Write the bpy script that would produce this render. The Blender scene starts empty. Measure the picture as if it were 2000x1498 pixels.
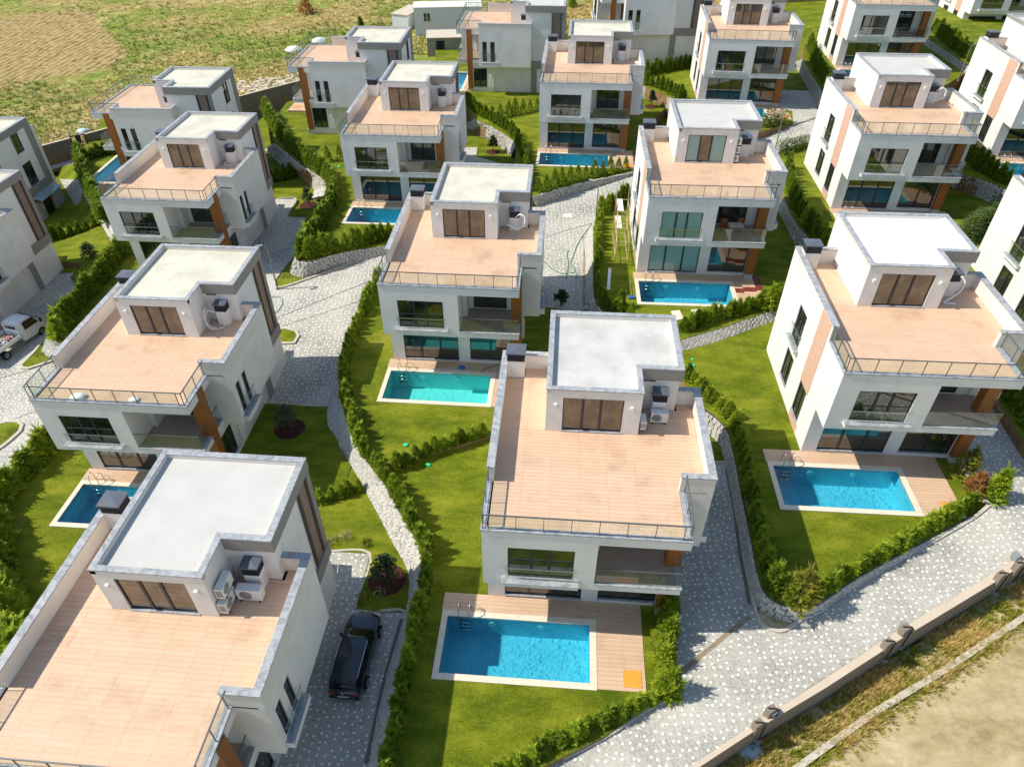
import bpy, bmesh, math, random
from mathutils import Vector, Matrix
from mathutils.geometry import tessellate_polygon
random.seed(7)
R = math.radians
SC = bpy.context.scene
COL = SC.collection
ZO = 32.0                                   # camera height over the lowest ground datum

# ------------------------------------------------------------------ camera
FPX, PITCH, ROLL = 1390.26, R(40.0256), R(-0.1157)
cp, sp = math.cos(PITCH), math.sin(PITCH)
_up = Vector((0, sp, cp)); _rt = Vector((1, 0, 0)); _fw = Vector((0, cp, -sp))
_c, _s = math.cos(ROLL), math.sin(ROLL)
CR = _c*_rt + _s*_up; CU = -_s*_rt + _c*_up
cam_d = bpy.data.cameras.new('camera'); cam = bpy.data.objects.new('camera', cam_d); COL.objects.link(cam)
cam_d.sensor_width = 36.0; cam_d.lens = FPX/2000*36.0; cam_d.clip_start = 0.5; cam_d.clip_end = 6000
m = Matrix.Identity(4)
for i in range(3):
    m[i][0], m[i][1], m[i][2] = CR[i], CU[i], -_fw[i]
m.translation = (0, 0, ZO); cam.matrix_world = m
SC.camera = cam
# ------------------------------------------------------------------ light
SUN_EL = R(47.0)
TRAV = R(-4.4 + 4.0)                        # azimuth the light travels towards (from +x)
world = bpy.data.worlds.new('World'); SC.world = world; world.use_nodes = True
nt = world.node_tree; nt.nodes.clear()
sky = nt.nodes.new('ShaderNodeTexSky'); sky.sky_type = 'NISHITA'; sky.sun_disc = False
sky.sun_elevation = SUN_EL
sdx, sdy = -math.cos(TRAV), -math.sin(TRAV)     # horizontal direction towards the sun
sky.sun_rotation = math.atan2(sdx, sdy)
sky.air_density = 1.25; sky.dust_density = 0.6; sky.ozone_density = 1.0
bg = nt.nodes.new('ShaderNodeBackground'); bg.inputs[1].default_value = 0.125
wo = nt.nodes.new('ShaderNodeOutputWorld'); nt.links.new(sky.outputs[0], bg.inputs[0]); nt.links.new(bg.outputs[0], wo.inputs[0])
sun_d = bpy.data.lights.new('sun', 'SUN'); sun_d.energy = 4.4; sun_d.angle = R(0.5); sun_d.color = (1.0, 0.93, 0.81)
sun = bpy.data.objects.new('sun', sun_d); COL.objects.link(sun)
sun.rotation_euler = Vector((sdx*math.cos(SUN_EL), sdy*math.cos(SUN_EL), math.sin(SUN_EL))).to_track_quat('Z', 'Y').to_euler()
SC.view_settings.view_transform = 'Standard'; SC.view_settings.look = 'None'
SC.view_settings.gamma = 1.0; SC.view_settings.exposure = 0.36
SC.view_settings.use_curve_mapping = False
SC.cycles.max_bounces = 7; SC.cycles.transparent_max_bounces = 12
SC.cycles.caustics_reflective = False; SC.cycles.caustics_refractive = False

# ------------------------------------------------------------------ projection helpers (photo measurement -> world point)
def pix(px, py, pl):
    """point of the ground plane pl=(a,b,c) (z=a+bx+cy, camera = 0) under a measured spot"""
    if callable(pl):
        q = pix(px, py, (-30.686, .074, .038))
        for _ in range(14):
            q = pix(px, py, pl(q.x, q.y))
        return q
    if not isinstance(pl, tuple): pl = (pl, 0.0, 0.0)
    d = CR*((px-1000)/FPX) + CU*(-(py-749)/FPX) + _fw
    t = pl[0]/(d.z - pl[1]*d.x - pl[2]*d.y)
    return Vector((d.x*t, d.y*t, d.z*t + ZO))
RP = (-30.75, .069, .037)
def rpz(x, y, p=RP): return (p(x, y) if callable(p) else p[0] + p[1]*x + p[2]*y) + ZO
_ctl = []
for px, py, z in ((541, 563, -30.15), (595, 541, -29.95), (680, 514, -29.75), (750, 491, -29.35), (1039, 399, -28.05), (1136, 368, -27.85), (1236, 339, -27.35), (560, 700, -30.5), (640, 760, -30.55),
                  (1100, 590, -28.98), (540, 390, -30.45), (590, 420, -30.4), (1480, 260, -26.6), (1549, 242, -26.0), (1148, 454, -28.4), (1148, 526, -28.7), (1560, 285, -26.5)):
    q = pix(px, py, z); _ctl.append((q.x, q.y, z-(-30.686+.074*q.x+.038*q.y)))
def RB(x, y, dz=0.0):
    """level of the middle road: a tilted plane with gentle local swells"""
    a = b = 0.0
    for cx, cy, r_ in _ctl:
        w_ = 1/((x-cx)**2+(y-cy)**2+5)**1.5; a += w_*r_; b += w_
    return -30.686+.074*x+.038*y+a/b+dz
def RBo(dz): return lambda x, y: RB(x, y, dz)
RQ = (-29.31, .093, -.034)
def RQo(dz): return (-29.31+dz, .093, -.034)

# ------------------------------------------------------------------ materials
MATS = {}
def mat(name, col, rough=0.7, spec=0.3, metal=0.0, noise=None, bump=None, var=0.0, col2=None, coat=0, ior=None):
    if name in MATS: return MATS[name]
    M = bpy.data.materials.new(name); M.use_nodes = True
    n = M.node_tree.nodes; l = M.node_tree.links; b = n['Principled BSDF']
    b.inputs['Roughness'].default_value = rough; b.inputs['Metallic'].default_value = metal
    b.inputs['Specular IOR Level'].default_value = spec
    if coat: b.inputs['Coat Weight'].default_value = coat
    if ior: b.inputs['IOR'].default_value = ior
    base = (*col, 1)
    b.inputs['Base Color'].default_value = base
    tc = n.new('ShaderNodeTexCoord')
    if noise:
        scale, amt = noise[:2]
        c2 = col2 if col2 else tuple(min(1, c*(1+amt)) for c in col)
        c1 = col if col2 else tuple(c*(1-amt) for c in col)
        t = n.new('ShaderNodeTexNoise'); t.inputs['Scale'].default_value = scale; t.inputs['Detail'].default_value = 6; t.inputs['Roughness'].default_value = 0.62
        l.new(tc.outputs['Object'], t.inputs['Vector'])
        r = n.new('ShaderNodeValToRGB'); r.color_ramp.elements[0].position = noise[2] if len(noise) > 2 else .3; r.color_ramp.elements[1].position = noise[3] if len(noise) > 3 else .7
        r.color_ramp.elements[0].color = (*c1, 1); r.color_ramp.elements[1].color = (*c2, 1)
        l.new(t.outputs[0], r.inputs[0]); src = r.outputs[0]
    else: src = None
    if var:
        oi = n.new('ShaderNodeObjectInfo'); h = n.new('ShaderNodeHueSaturation'); mp = n.new('ShaderNodeMapRange')
        mp.inputs[3].default_value = 1-var; mp.inputs[4].default_value = 1+var
        l.new(oi.outputs['Random'], mp.inputs[0]); l.new(mp.outputs[0], h.inputs['Value'])
        if src: l.new(src, h.inputs['Color'])
        else: h.inputs['Color'].default_value = base
        src = h.outputs[0]
    if src: l.new(src, b.inputs['Base Color'])
    if bump:
        t2 = n.new('ShaderNodeTexNoise'); t2.inputs['Scale'].default_value = bump[0]; t2.inputs['Detail'].default_value = 4
        l.new(tc.outputs['Object'], t2.inputs['Vector'])
        bp = n.new('ShaderNodeBump'); bp.inputs['Strength'].default_value = bump[1]; bp.inputs['Distance'].default_value = bump[2] if len(bump) > 2 else .02
        l.new(t2.outputs[0], bp.inputs['Height']); l.new(bp.outputs[0], b.inputs['Normal'])
    MATS[name] = M
    return M

def nodes_of(name):
    M = bpy.data.materials.new(name); M.use_nodes = True; MATS[name] = M
    return M, M.node_tree.nodes, M.node_tree.links, M.node_tree.nodes['Principled BSDF']
def N(n, t, **k):
    x = n.new('ShaderNode'+t)
    for a, v in k.items():
        setattr(x, a, v)
    return x
def ramp(n, stops):
    r = n.new('ShaderNodeValToRGB'); cr = r.color_ramp
    while len(cr.elements) < len(stops): cr.elements.new(0.5)
    for e, (p, c) in zip(cr.elements, stops):
        e.position = p; e.color = (*c, 1)
    return r

def stuccomat(name, c1, c2):
    M, n, l, b = nodes_of(name); b.inputs['Roughness'].default_value = .85; b.inputs['Specular IOR Level'].default_value = .2
    tc = N(n, 'TexCoord'); oi = N(n, 'ObjectInfo'); of = N(n, 'VectorMath', operation='MULTIPLY_ADD'); of.inputs[1].default_value = (31, 17, 5); l.new(oi.outputs['Random'], of.inputs[0]); l.new(tc.outputs['Object'], of.inputs[2])
    mp = N(n, 'Mapping'); mp.inputs['Scale'].default_value = (3.2, 3.2, .22); l.new(of.outputs[0], mp.inputs[0])
    a = N(n, 'TexNoise'); a.inputs['Scale'].default_value = 1.1; a.inputs['Detail'].default_value = 7; a.inputs['Roughness'].default_value = .65; l.new(mp.outputs[0], a.inputs['Vector'])
    c = N(n, 'TexNoise'); c.inputs['Scale'].default_value = .9; c.inputs['Detail'].default_value = 5; l.new(of.outputs[0], c.inputs['Vector'])
    m_ = N(n, 'Math', operation='MULTIPLY_ADD'); m_.inputs[1].default_value = .6; l.new(a.outputs[0], m_.inputs[0]); l.new(c.outputs[0], m_.inputs[2])
    r = ramp(n, [(.58, c2), (.82, c1)]); l.new(m_.outputs[0], r.inputs[0]); l.new(r.outputs[0], b.inputs['Base Color'])
    t2 = N(n, 'TexNoise'); t2.inputs['Scale'].default_value = 45; l.new(tc.outputs['Object'], t2.inputs['Vector']); bp = N(n, 'Bump'); bp.inputs['Strength'].default_value = .12; bp.inputs['Distance'].default_value = .01
    l.new(t2.outputs[0], bp.inputs['Height']); l.new(bp.outputs[0], b.inputs['Normal']); return M
m_stucco = stuccomat('white_render', (.745, .725, .695), (.66, .645, .62))
m_inner = mat('parapet_render', (.72, .67, .61), .85, .2, noise=(1.1, .04), bump=(60, .1, .01))
m_grey = mat('grey_render', (.27, .255, .235), .8, .2, noise=(2, .05), bump=(60, .1, .01))
m_plinth = mat('plinth_render', (.50, .48, .45), .85, .2, noise=(1.5, .06))
m_tan = mat('salmon_cladding', (.60, .385, .28), .6, .25, noise=(4, .08), bump=(25, .08))
m_wood = mat('brown_wood', (.29, .105, .025), .45, .35, noise=(6, .12))
m_frame = mat('anthracite_frame', (.028, .032, .042), .4, .4)
m_metal = mat('grey_metal', (.13, .155, .165), .4, .5, metal=.4)
m_cap = mat('black_cowl', (.035, .037, .045), .45, .4)
m_captop = mat('slate_cowl', (.10, .115, .145), .4, .4)
m_white = mat('white_plastic', (.8, .8, .78), .5, .3)
m_steel = mat('steel', (.6, .6, .6), .25, .5, metal=.9)
m_dark = mat('dark_void', (.012, .013, .015), .6, .3)
m_soil = mat('soil', (.26, .17, .09), .95, .1, noise=(1.2, .3), bump=(15, .6, .05))
m_kerb = mat('pale_kerb', (.50, .455, .375), .85, .2, noise=(3, .12), bump=(30, .2, .01))
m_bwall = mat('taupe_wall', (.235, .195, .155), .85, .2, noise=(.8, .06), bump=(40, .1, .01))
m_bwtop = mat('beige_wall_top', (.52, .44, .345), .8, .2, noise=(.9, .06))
m_coping_cream = mat('cream_pool_coping', (.70, .62, .49), .6, .3, noise=(3, .06))
m_hatch = mat('orange_hatch', (.80, .33, .05), .5, .3, noise=(3, .05))
m_mulch = mat('mulch', (.075, .03, .025), .95, .1, noise=(14, .4), bump=(40, .6, .03))

# marble coping
M, n, l, b = nodes_of('grey_marble'); b.inputs['Roughness'].default_value = .45; b.inputs['Specular IOR Level'].default_value = .35
tc = N(n, 'TexCoord'); w = N(n, 'TexNoise'); w.inputs['Scale'].default_value = 2.2; w.inputs['Detail'].default_value = 9; w.inputs['Roughness'].default_value = .72; w.inputs['Distortion'].default_value = 1.6
l.new(tc.outputs['Object'], w.inputs['Vector'])
r = ramp(n, [(.36, (.22, .235, .26)), (.50, (.33, .345, .365)), (.58, (.43, .44, .45)), (.70, (.31, .325, .345))]); l.new(w.outputs[0], r.inputs[0]); l.new(r.outputs[0], b.inputs['Base Color'])
m_marble = M

# roof screed variants
def roofmat(name, c1, c2):
    M, n, l, b = nodes_of(name); b.inputs['Roughness'].default_value = .8; b.inputs['Specular IOR Level'].default_value = .2
    tc = N(n, 'TexCoord'); w = N(n, 'TexNoise'); w.inputs['Scale'].default_value = .75; w.inputs['Detail'].default_value = 7; w.inputs['Roughness'].default_value = .6
    oi = N(n, 'ObjectInfo'); sc_ = N(n, 'VectorMath', operation='MULTIPLY_ADD'); sc_.inputs[1].default_value = (40, 23, 9); l.new(oi.outputs['Random'], sc_.inputs[0]); l.new(tc.outputs['Object'], sc_.inputs[2]); l.new(sc_.outputs[0], w.inputs['Vector']); r = ramp(n, [(.34, c1), (.60, c2)]); l.new(w.outputs[0], r.inputs[0]); l.new(r.outputs[0], b.inputs['Base Color'])
    return M
m_roof_white = roofmat('white_membrane', (.50, .495, .465), (.545, .54, .51))
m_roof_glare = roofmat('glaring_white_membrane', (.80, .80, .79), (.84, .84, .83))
m_roof_cream = roofmat('cream_screed', (.52, .50, .40), (.63, .61, .51))
m_roof_grey = roofmat('stained_white_roof', (.45, .45, .42), (.56, .56, .53))

# tiles: plank shaped, tone varies plank by plank
def plankmat(name, ca, cb):
    M, n, l, b = nodes_of(name); b.inputs['Roughness'].default_value = .55; b.inputs['Specular IOR Level'].default_value = .3
    tc = N(n, 'TexCoord'); oi = N(n, 'ObjectInfo')
    sn = N(n, 'VectorMath', operation='SNAP'); sn.inputs[1].default_value = (1.2, .2, 50)
    l.new(tc.outputs['Object'], sn.inputs[0])
    ad = N(n, 'VectorMath', operation='ADD'); l.new(sn.outputs[0], ad.inputs[0]); l.new(oi.outputs['Random'], ad.inputs[1])
    wn = N(n, 'TexWhiteNoise', noise_dimensions='3D'); l.new(ad.outputs[0], wn.inputs['Vector'])
    mp = N(n, 'Mapping'); mp.inputs['Scale'].default_value = (1.2, 14, 1); l.new(tc.outputs['Object'], mp.inputs[0])
    g = N(n, 'TexNoise'); g.inputs['Scale'].default_value = 3; g.inputs['Detail'].default_value = 4; l.new(mp.outputs[0], g.inputs['Vector'])
    mx = N(n, 'Math', operation='MULTIPLY'); mx.inputs[1].default_value = .55; l.new(g.outputs[0], mx.inputs[0])
    m2 = N(n, 'Math', operation='MULTIPLY_ADD'); m2.inputs[1].default_value = .16; l.new(wn.outputs[0], m2.inputs[0]); l.new(mx.outputs[0], m2.inputs[2])
    r = ramp(n, [(.1, ca), (.75, cb)]); l.new(m2.outputs[0], r.inputs[0])
    ge = N(n, 'NewGeometry'); st = N(n, 'TexNoise'); st.inputs['Scale'].default_value = .55; st.inputs['Detail'].default_value = 9; st.inputs['Roughness'].default_value = .68; l.new(ge.outputs['Position'], st.inputs['Vector'])
    sr = ramp(n, [(.34, (.80, .79, .78)), (.48, (.97, .97, .97)), (.66, (1.0, 1.0, 1.0))]); l.new(st.outputs[0], sr.inputs[0])
    ml = N(n, 'MixRGB', blend_type='MULTIPLY'); ml.inputs[0].default_value = 1; l.new(r.outputs[0], ml.inputs[1]); l.new(sr.outputs[0], ml.inputs[2]); l.new(ml.outputs[0], b.inputs['Base Color'])
    return M
m_tile = plankmat('terrace_plank_tile', (.60, .395, .26), (.77, .54, .38))
m_grout = mat('tile_grout', (.74, .60, .46), .9, .1)
m_deck = plankmat('pool_deck_tile', (.54, .365, .24), (.70, .50, .345))
m_deckbrown = mat('dark_red_deck_tile', (.18, .035, .025), .6, .3, var=.2)
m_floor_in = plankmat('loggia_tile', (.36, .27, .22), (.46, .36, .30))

# window glass: reflective tinted glazing
def glassmat(name, col, f0, rough=.02, stripes=False):
    M, n, l, b = nodes_of(name)
    b.inputs['Base Color'].default_value = (*col, 1); b.inputs['Roughness'].default_value = rough
    b.inputs['IOR'].default_value = f0; b.inputs['Specular IOR Level'].default_value = .5
    if stripes:
        tc = N(n, 'TexCoord'); w = N(n, 'TexWave', wave_type='BANDS', bands_direction='DIAGONAL'); w.inputs['Scale'].default_value = 6; w.inputs['Distortion'].default_value = 2
        l.new(tc.outputs['Object'], w.inputs['Vector']); r = ramp(n, [(.1, tuple(c*.55 for c in col)), (.8, col)]); l.new(w.outputs[0], r.inputs[0]); l.new(r.outputs[0], b.inputs['Base Color'])
    else:
        tc = N(n, 'TexCoord'); w = N(n, 'TexNoise'); w.inputs['Scale'].default_value = 1.3; w.inputs['Detail'].default_value = 3
        l.new(tc.outputs['Object'], w.inputs['Vector']); r = ramp(n, [(.42, tuple(c*.6 for c in col)), (.56, tuple(min(1, c*1.5) for c in col))]); l.new(w.outputs[0], r.inputs[0]); l.new(r.outputs[0], b.inputs['Base Color'])
    return M
m_pane = glassmat('tinted_window_glass', (.020, .024, .016), 2.15)
m_pane_t = glassmat('tower_reflection_glass', (.085, .060, .028), 2.05)  # tower panes: tan reflection of the terrace floor put into the base colour
m_curtain = glassmat('curtained_window_glass', (.30, .50, .47), 1.6, .08, True)
# clear railing glass
M, n, l, b = nodes_of('railing_glass')
n.remove(b); out = n['Material Output']
tr = N(n, 'BsdfTransparent'); tr.inputs[0].default_value = (.93, .965, .95, 1)
gl = N(n, 'BsdfGlossy'); gl.inputs['Roughness'].default_value = .03
mx = N(n, 'MixShader'); mx.inputs[0].default_value = .085
l.new(tr.outputs[0], mx.inputs[1]); l.new(gl.outputs[0], mx.inputs[2]); l.new(mx.outputs[0], out.inputs[0])
m_glass = M
# pool water
def watermat(name, tint, sc=1.0):
    M, n, l, b = nodes_of(name)
    n.remove(b); out = n['Material Output']
    tr = N(n, 'BsdfTransparent'); tr.inputs[0].default_value = (*tint, 1)
    gl = N(n, 'BsdfGlossy'); gl.inputs['Roughness'].default_value = .04
    fr = N(n, 'Fresnel'); fr.inputs[0].default_value = 1.33; mx = N(n, 'MixShader')
    tc = N(n, 'TexCoord'); w = N(n, 'TexNoise'); w.inputs['Scale'].default_value = 3.5*sc; w.inputs['Detail'].default_value = 3; w.inputs['Distortion'].default_value = .8
    l.new(tc.outputs['Object'], w.inputs['Vector']); bp = N(n, 'Bump'); bp.inputs['Strength'].default_value = .35; bp.inputs['Distance'].default_value = .08
    l.new(w.outputs[0], bp.inputs['Height']); l.new(bp.outputs[0], gl.inputs['Normal']); l.new(bp.outputs[0], fr.inputs['Normal'])
    l.new(fr.outputs[0], mx.inputs[0]); l.new(tr.outputs[0], mx.inputs[1]); l.new(gl.outputs[0], mx.inputs[2]); l.new(mx.outputs[0], out.inputs[0])
    return M
m_water = watermat('pool_water', (.45, .86, .94))
m_water_g = watermat('cloudy_turquoise_water', (.52, .93, .93))
def mosaic(name, ca, cb):
    M, n, l, b = nodes_of(name); b.inputs['Roughness'].default_value = .35
    tc = N(n, 'TexCoord'); v = N(n, 'TexVoronoi'); v.inputs['Scale'].default_value = 9; l.new(tc.outputs['Object'], v.inputs['Vector'])
    w = N(n, 'TexNoise'); w.inputs['Scale'].default_value = 4.5; w.inputs['Detail'].default_value = 5; w.inputs['Distortion'].default_value = 2.5; l.new(tc.outputs['Object'], w.inputs['Vector'])
    ad = N(n, 'Math', operation='MULTIPLY_ADD'); ad.inputs[1].default_value = .28; l.new(v.outputs['Distance'], ad.inputs[0]); l.new(w.outputs[0], ad.inputs[2])
    r = ramp(n, [(.42, ca), (.80, cb)]); l.new(ad.outputs[0], r.inputs[0]); l.new(r.outputs[0], b.inputs['Base Color'])
    return M
m_mosaic = mosaic('blue_pool_mosaic', (.11, .47, .61), (.34, .70, .79))
m_mosaic_g = mosaic('turquoise_pool_mosaic', (.28, .72, .72), (.36, .78, .76))

# lawn
def lawnmat(name, dark, mid, light, sc=1.0):
    M, n, l, b = nodes_of(name); b.inputs['Roughness'].default_value = .9; b.inputs['Specular IOR Level'].default_value = .15
    g = N(n, 'NewGeometry')
    w1 = N(n, 'TexNoise'); w1.inputs['Scale'].default_value = .42*sc; w1.inputs['Detail'].default_value = 5; w1.inputs['Roughness'].default_value = .65
    mp = N(n, 'Mapping'); mp.inputs['Rotation'].default_value = (0, 0, .5); mp.inputs['Scale'].default_value = (1, 2.2, 1)
    l.new(g.outputs['Position'], mp.inputs[0]); l.new(mp.outputs[0], w1.inputs['Vector'])
    w2 = N(n, 'TexNoise'); w2.inputs['Scale'].default_value = 9; w2.inputs['Detail'].default_value = 8; w2.inputs['Roughness'].default_value = .75; l.new(mp.outputs[0], w2.inputs['Vector'])
    a = N(n, 'Math', operation='MULTIPLY_ADD'); a.inputs[1].default_value = 1.15; a.inputs[2].default_value = -.575; l.new(w2.outputs[0], a.inputs[0])
    a2 = N(n, 'Math', operation='ADD'); l.new(w1.outputs[0], a2.inputs[0]); l.new(a.outputs[0], a2.inputs[1])
    w3 = N(n, 'TexNoise'); w3.inputs['Scale'].default_value = 34; w3.inputs['Detail'].default_value = 3; w3.inputs['Roughness'].default_value = .8; l.new(mp.outputs[0], w3.inputs['Vector'])
    a3 = N(n, 'Math', operation='MULTIPLY_ADD'); a3.inputs[1].default_value = .8; a3.inputs[2].default_value = -.4; l.new(w3.outputs[0], a3.inputs[0]); a4 = N(n, 'Math', operation='ADD'); l.new(a2.outputs[0], a4.inputs[0]); l.new(a3.outputs[0], a4.inputs[1])
    r = ramp(n, [(.28, dark), (.50, mid), (.76, light)]); l.new(a4.outputs[0], r.inputs[0])
    w4 = N(n, 'TexNoise'); w4.inputs['Scale'].default_value = .16; w4.inputs['Detail'].default_value = 7; w4.inputs['Roughness'].default_value = .7; l.new(g.outputs['Position'], w4.inputs['Vector'])
    r4 = ramp(n, [(.60, (0, 0, 0)), (.74, (.75, .75, .75))]); l.new(w4.outputs[0], r4.inputs[0]); mx4 = N(n, 'MixRGB'); mx4.inputs[2].default_value = (.34, .28, .07, 1)
    l.new(r4.outputs[0], mx4.inputs[0]); l.new(r.outputs[0], mx4.inputs[1]); l.new(mx4.outputs[0], b.inputs['Base Color'])
    bp = N(n, 'Bump'); bp.inputs['Strength'].default_value = .8; bp.inputs['Distance'].default_value = .05; l.new(w2.outputs[0], bp.inputs['Height']); l.new(bp.outputs[0], b.inputs['Normal'])
    return M
m_lawn = lawnmat('lawn_grass', (.058, .094, .004), (.138, .172, .007), (.26, .27, .022))

# cobbled paving with scattered white setts
M, n, l, b = nodes_of('cobble_paving'); b.inputs['Roughness'].default_value = .75; b.inputs['Specular IOR Level'].default_value = .25
g = N(n, 'NewGeometry'); fl = N(n, 'VectorMath', operation='MULTIPLY'); fl.inputs[1].default_value = (1, 1, 0); l.new(g.outputs['Position'], fl.inputs[0])
v = N(n, 'TexVoronoi', voronoi_dimensions='2D'); v.inputs['Scale'].default_value = 3.05; v.inputs['Randomness'].default_value = .62; l.new(fl.outputs[0], v.inputs['Vector'])
sep = N(n, 'SeparateColor'); l.new(v.outputs['Color'], sep.inputs[0])
isw = N(n, 'Math', operation='GREATER_THAN'); isw.inputs[1].default_value = .10; l.new(sep.outputs[0], isw.inputs[0])
near = N(n, 'Math', operation='LESS_THAN'); near.inputs[1].default_value = .165; l.new(v.outputs['Distance'], near.inputs[0])
wh = N(n, 'Math', operation='MULTIPLY'); l.new(isw.outputs[0], wh.inputs[0]); l.new(near.outputs[0], wh.inputs[1])
big = N(n, 'TexNoise'); big.inputs['Scale'].default_value = .35; big.inputs['Detail'].default_value = 6; l.new(g.outputs['Position'], big.inputs['Vector'])
v2 = N(n, 'TexVoronoi', voronoi_dimensions='2D'); v2.inputs['Scale'].default_value = 16; l.new(fl.outputs[0], v2.inputs['Vector'])
s2 = N(n, 'SeparateColor'); l.new(v2.outputs['Color'], s2.inputs[0])
ad = N(n, 'Math', operation='MULTIPLY_ADD'); ad.inputs[1].default_value = .34; l.new(s2.outputs[0], ad.inputs[0]); l.new(big.outputs[0], ad.inputs[2])
r = ramp(n, [(.35, (.235, .235, .215)), (.65, (.395, .385, .34)), (.95, (.50, .485, .425))]); l.new(ad.outputs[0], r.inputs[0])
mxx = N(n, 'MixRGB'); mxx.inputs[2].default_value = (.80, .78, .70, 1); l.new(wh.outputs[0], mxx.inputs[0]); l.new(r.outputs[0], mxx.inputs[1])
l.new(mxx.outputs[0], b.inputs['Base Color'])
bp = N(n, 'Bump'); bp.inputs['Strength'].default_value = .5; bp.inputs['Distance'].default_value = .01; bp.invert = True; l.new(v2.outputs['Distance'], bp.inputs['Height']); l.new(bp.outputs[0], b.inputs['Normal'])
m_cobble = M

# field, dry dirt
def fieldmat(name, stops, sc, det=9, rough=.7, patch=.05, patchcol=None, dist=.6):
    M, n, l, b = nodes_of(name); b.inputs['Roughness'].default_value = .95; b.inputs['Specular IOR Level'].default_value = .1
    g = N(n, 'NewGeometry'); mp = N(n, 'Mapping'); mp.inputs['Scale'].default_value = (1, 1.6, 1); l.new(g.outputs['Position'], mp.inputs[0])
    w = N(n, 'TexNoise'); w.inputs['Scale'].default_value = sc; w.inputs['Detail'].default_value = det; w.inputs['Roughness'].default_value = rough; w.inputs['Distortion'].default_value = dist; l.new(mp.outputs[0], w.inputs['Vector'])
    r = ramp(n, stops); l.new(w.outputs[0], r.inputs[0]); src = r.outputs[0]
    if patchcol:
        w2 = N(n, 'TexNoise'); w2.inputs['Scale'].default_value = patch; w2.inputs['Detail'].default_value = 6; w2.inputs['Roughness'].default_value = .6; l.new(mp.outputs[0], w2.inputs['Vector'])
        r2 = ramp(n, [(.46, (0, 0, 0)), (.56, (1, 1, 1))]); l.new(w2.outputs[0], r2.inputs[0])
        r3 = ramp(n, patchcol); l.new(w.outputs[0], r3.inputs[0])
        mx = N(n, 'MixRGB'); l.new(r2.outputs[0], mx.inputs[0]); l.new(src, mx.inputs[1]); l.new(r3.outputs[0], mx.inputs[2]); src = mx.outputs[0]
    l.new(src, b.inputs['Base Color'])
    bp = N(n, 'Bump'); bp.inputs['Strength'].default_value = .7; bp.inputs['Distance'].default_value = .12; l.new(w.outputs[0], bp.inputs['Height']); l.new(bp.outputs[0], b.inputs['Normal'])
    return M
m_field = fieldmat('field_grass', [(.30, (.075, .115, .02)), (.46, (.16, .20, .035)), (.56, (.22, .25, .05)), (.68, (.36, .36, .12))], .5,
                   patchcol=[(.32, (.15, .13, .035)), (.48, (.30, .23, .08)), (.66, (.46, .38, .17))])
m_dirt = fieldmat('dry_dirt', [(.36, (.27, .205, .10)), (.47, (.38, .30, .165)), (.56, (.45, .36, .21)), (.68, (.56, .47, .31))], .55, 14, .78, dist=.05)
def strawmat():
    M, n, l, b = nodes_of('ploughed_stubble'); b.inputs['Roughness'].default_value = .95; b.inputs['Specular IOR Level'].default_value = .1
    g = N(n, 'NewGeometry'); mp = N(n, 'Mapping'); mp.inputs['Rotation'].default_value = (0, 0, .16); l.new(g.outputs['Position'], mp.inputs[0])
    w = N(n, 'TexWave', wave_type='BANDS', bands_direction='X'); w.inputs['Scale'].default_value = .26; w.inputs['Distortion'].default_value = 9; w.inputs['Detail'].default_value = 4; w.inputs['Detail Scale'].default_value = .6; l.new(mp.outputs[0], w.inputs['Vector'])
    t = N(n, 'TexNoise'); t.inputs['Scale'].default_value = .9; t.inputs['Detail'].default_value = 9; t.inputs['Roughness'].default_value = .75; l.new(mp.outputs[0], t.inputs['Vector'])
    a = N(n, 'Math', operation='MULTIPLY_ADD'); a.inputs[1].default_value = .13; l.new(w.outputs[0], a.inputs[0]); l.new(t.outputs[0], a.inputs[2])
    r = ramp(n, [(.42, (.14, .10, .035)), (.56, (.33, .24, .10)), (.74, (.46, .36, .17))]); l.new(a.outputs[0], r.inputs[0]); l.new(r.outputs[0], b.inputs['Base Color'])
    bp = N(n, 'Bump'); bp.inputs['Strength'].default_value = .8; bp.inputs['Distance'].default_value = .3; l.new(a.outputs[0], bp.inputs['Height']); l.new(bp.outputs[0], b.inputs['Normal'])
    return M
m_straw = strawmat()
m_gravel = fieldmat('verge_soil', [(.30, (.27, .21, .11)), (.5, (.42, .34, .19)), (.68, (.56, .49, .33))], 1.2, 9, .75)
m_stone = mat('pale_wall_stone', (.50, .485, .445), .8, .2, noise=(3, .18), bump=(14, .35, .02), var=.14)
m_stone_joint = mat('stone_joint', (.085, .08, .07), .95, .1)

# leaves
def leafmat(name, c1, c2):
    M, n, l, b = nodes_of(name); b.inputs['Roughness'].default_value = .6; b.inputs['Specular IOR Level'].default_value = .25
    tc = N(n, 'TexCoord'); oi = N(n, 'ObjectInfo'); w = N(n, 'TexNoise'); w.inputs['Scale'].default_value = 5; w.inputs['Detail'].default_value = 3
    l.new(tc.outputs['Object'], w.inputs['Vector'])
    a = N(n, 'Math', operation='MULTIPLY_ADD'); a.inputs[1].default_value = .3; l.new(oi.outputs['Random'], a.inputs[0]); l.new(w.outputs[0], a.inputs[2])
    r = ramp(n, [(.42, c1), (.86, c2)]); l.new(a.outputs[0], r.inputs[0]); l.new(r.outputs[0], b.inputs['Base Color'])
    tl = N(n, 'BsdfTranslucent'); l.new(r.outputs[0], tl.inputs[0]); mx = N(n, 'MixShader'); mx.inputs[0].default_value = .35
    out = n['Material Output']; l.new(b.outputs[0], mx.inputs[1]); l.new(tl.outputs[0], mx.inputs[2]); l.new(mx.outputs[0], out.inputs[0])
    return M
m_conifer = leafmat('conifer_leaf', (.10, .18, .012), (.44, .54, .04))
m_laurel = leafmat('laurel_leaf', (.05, .11, .02), (.30, .36, .12))
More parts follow.
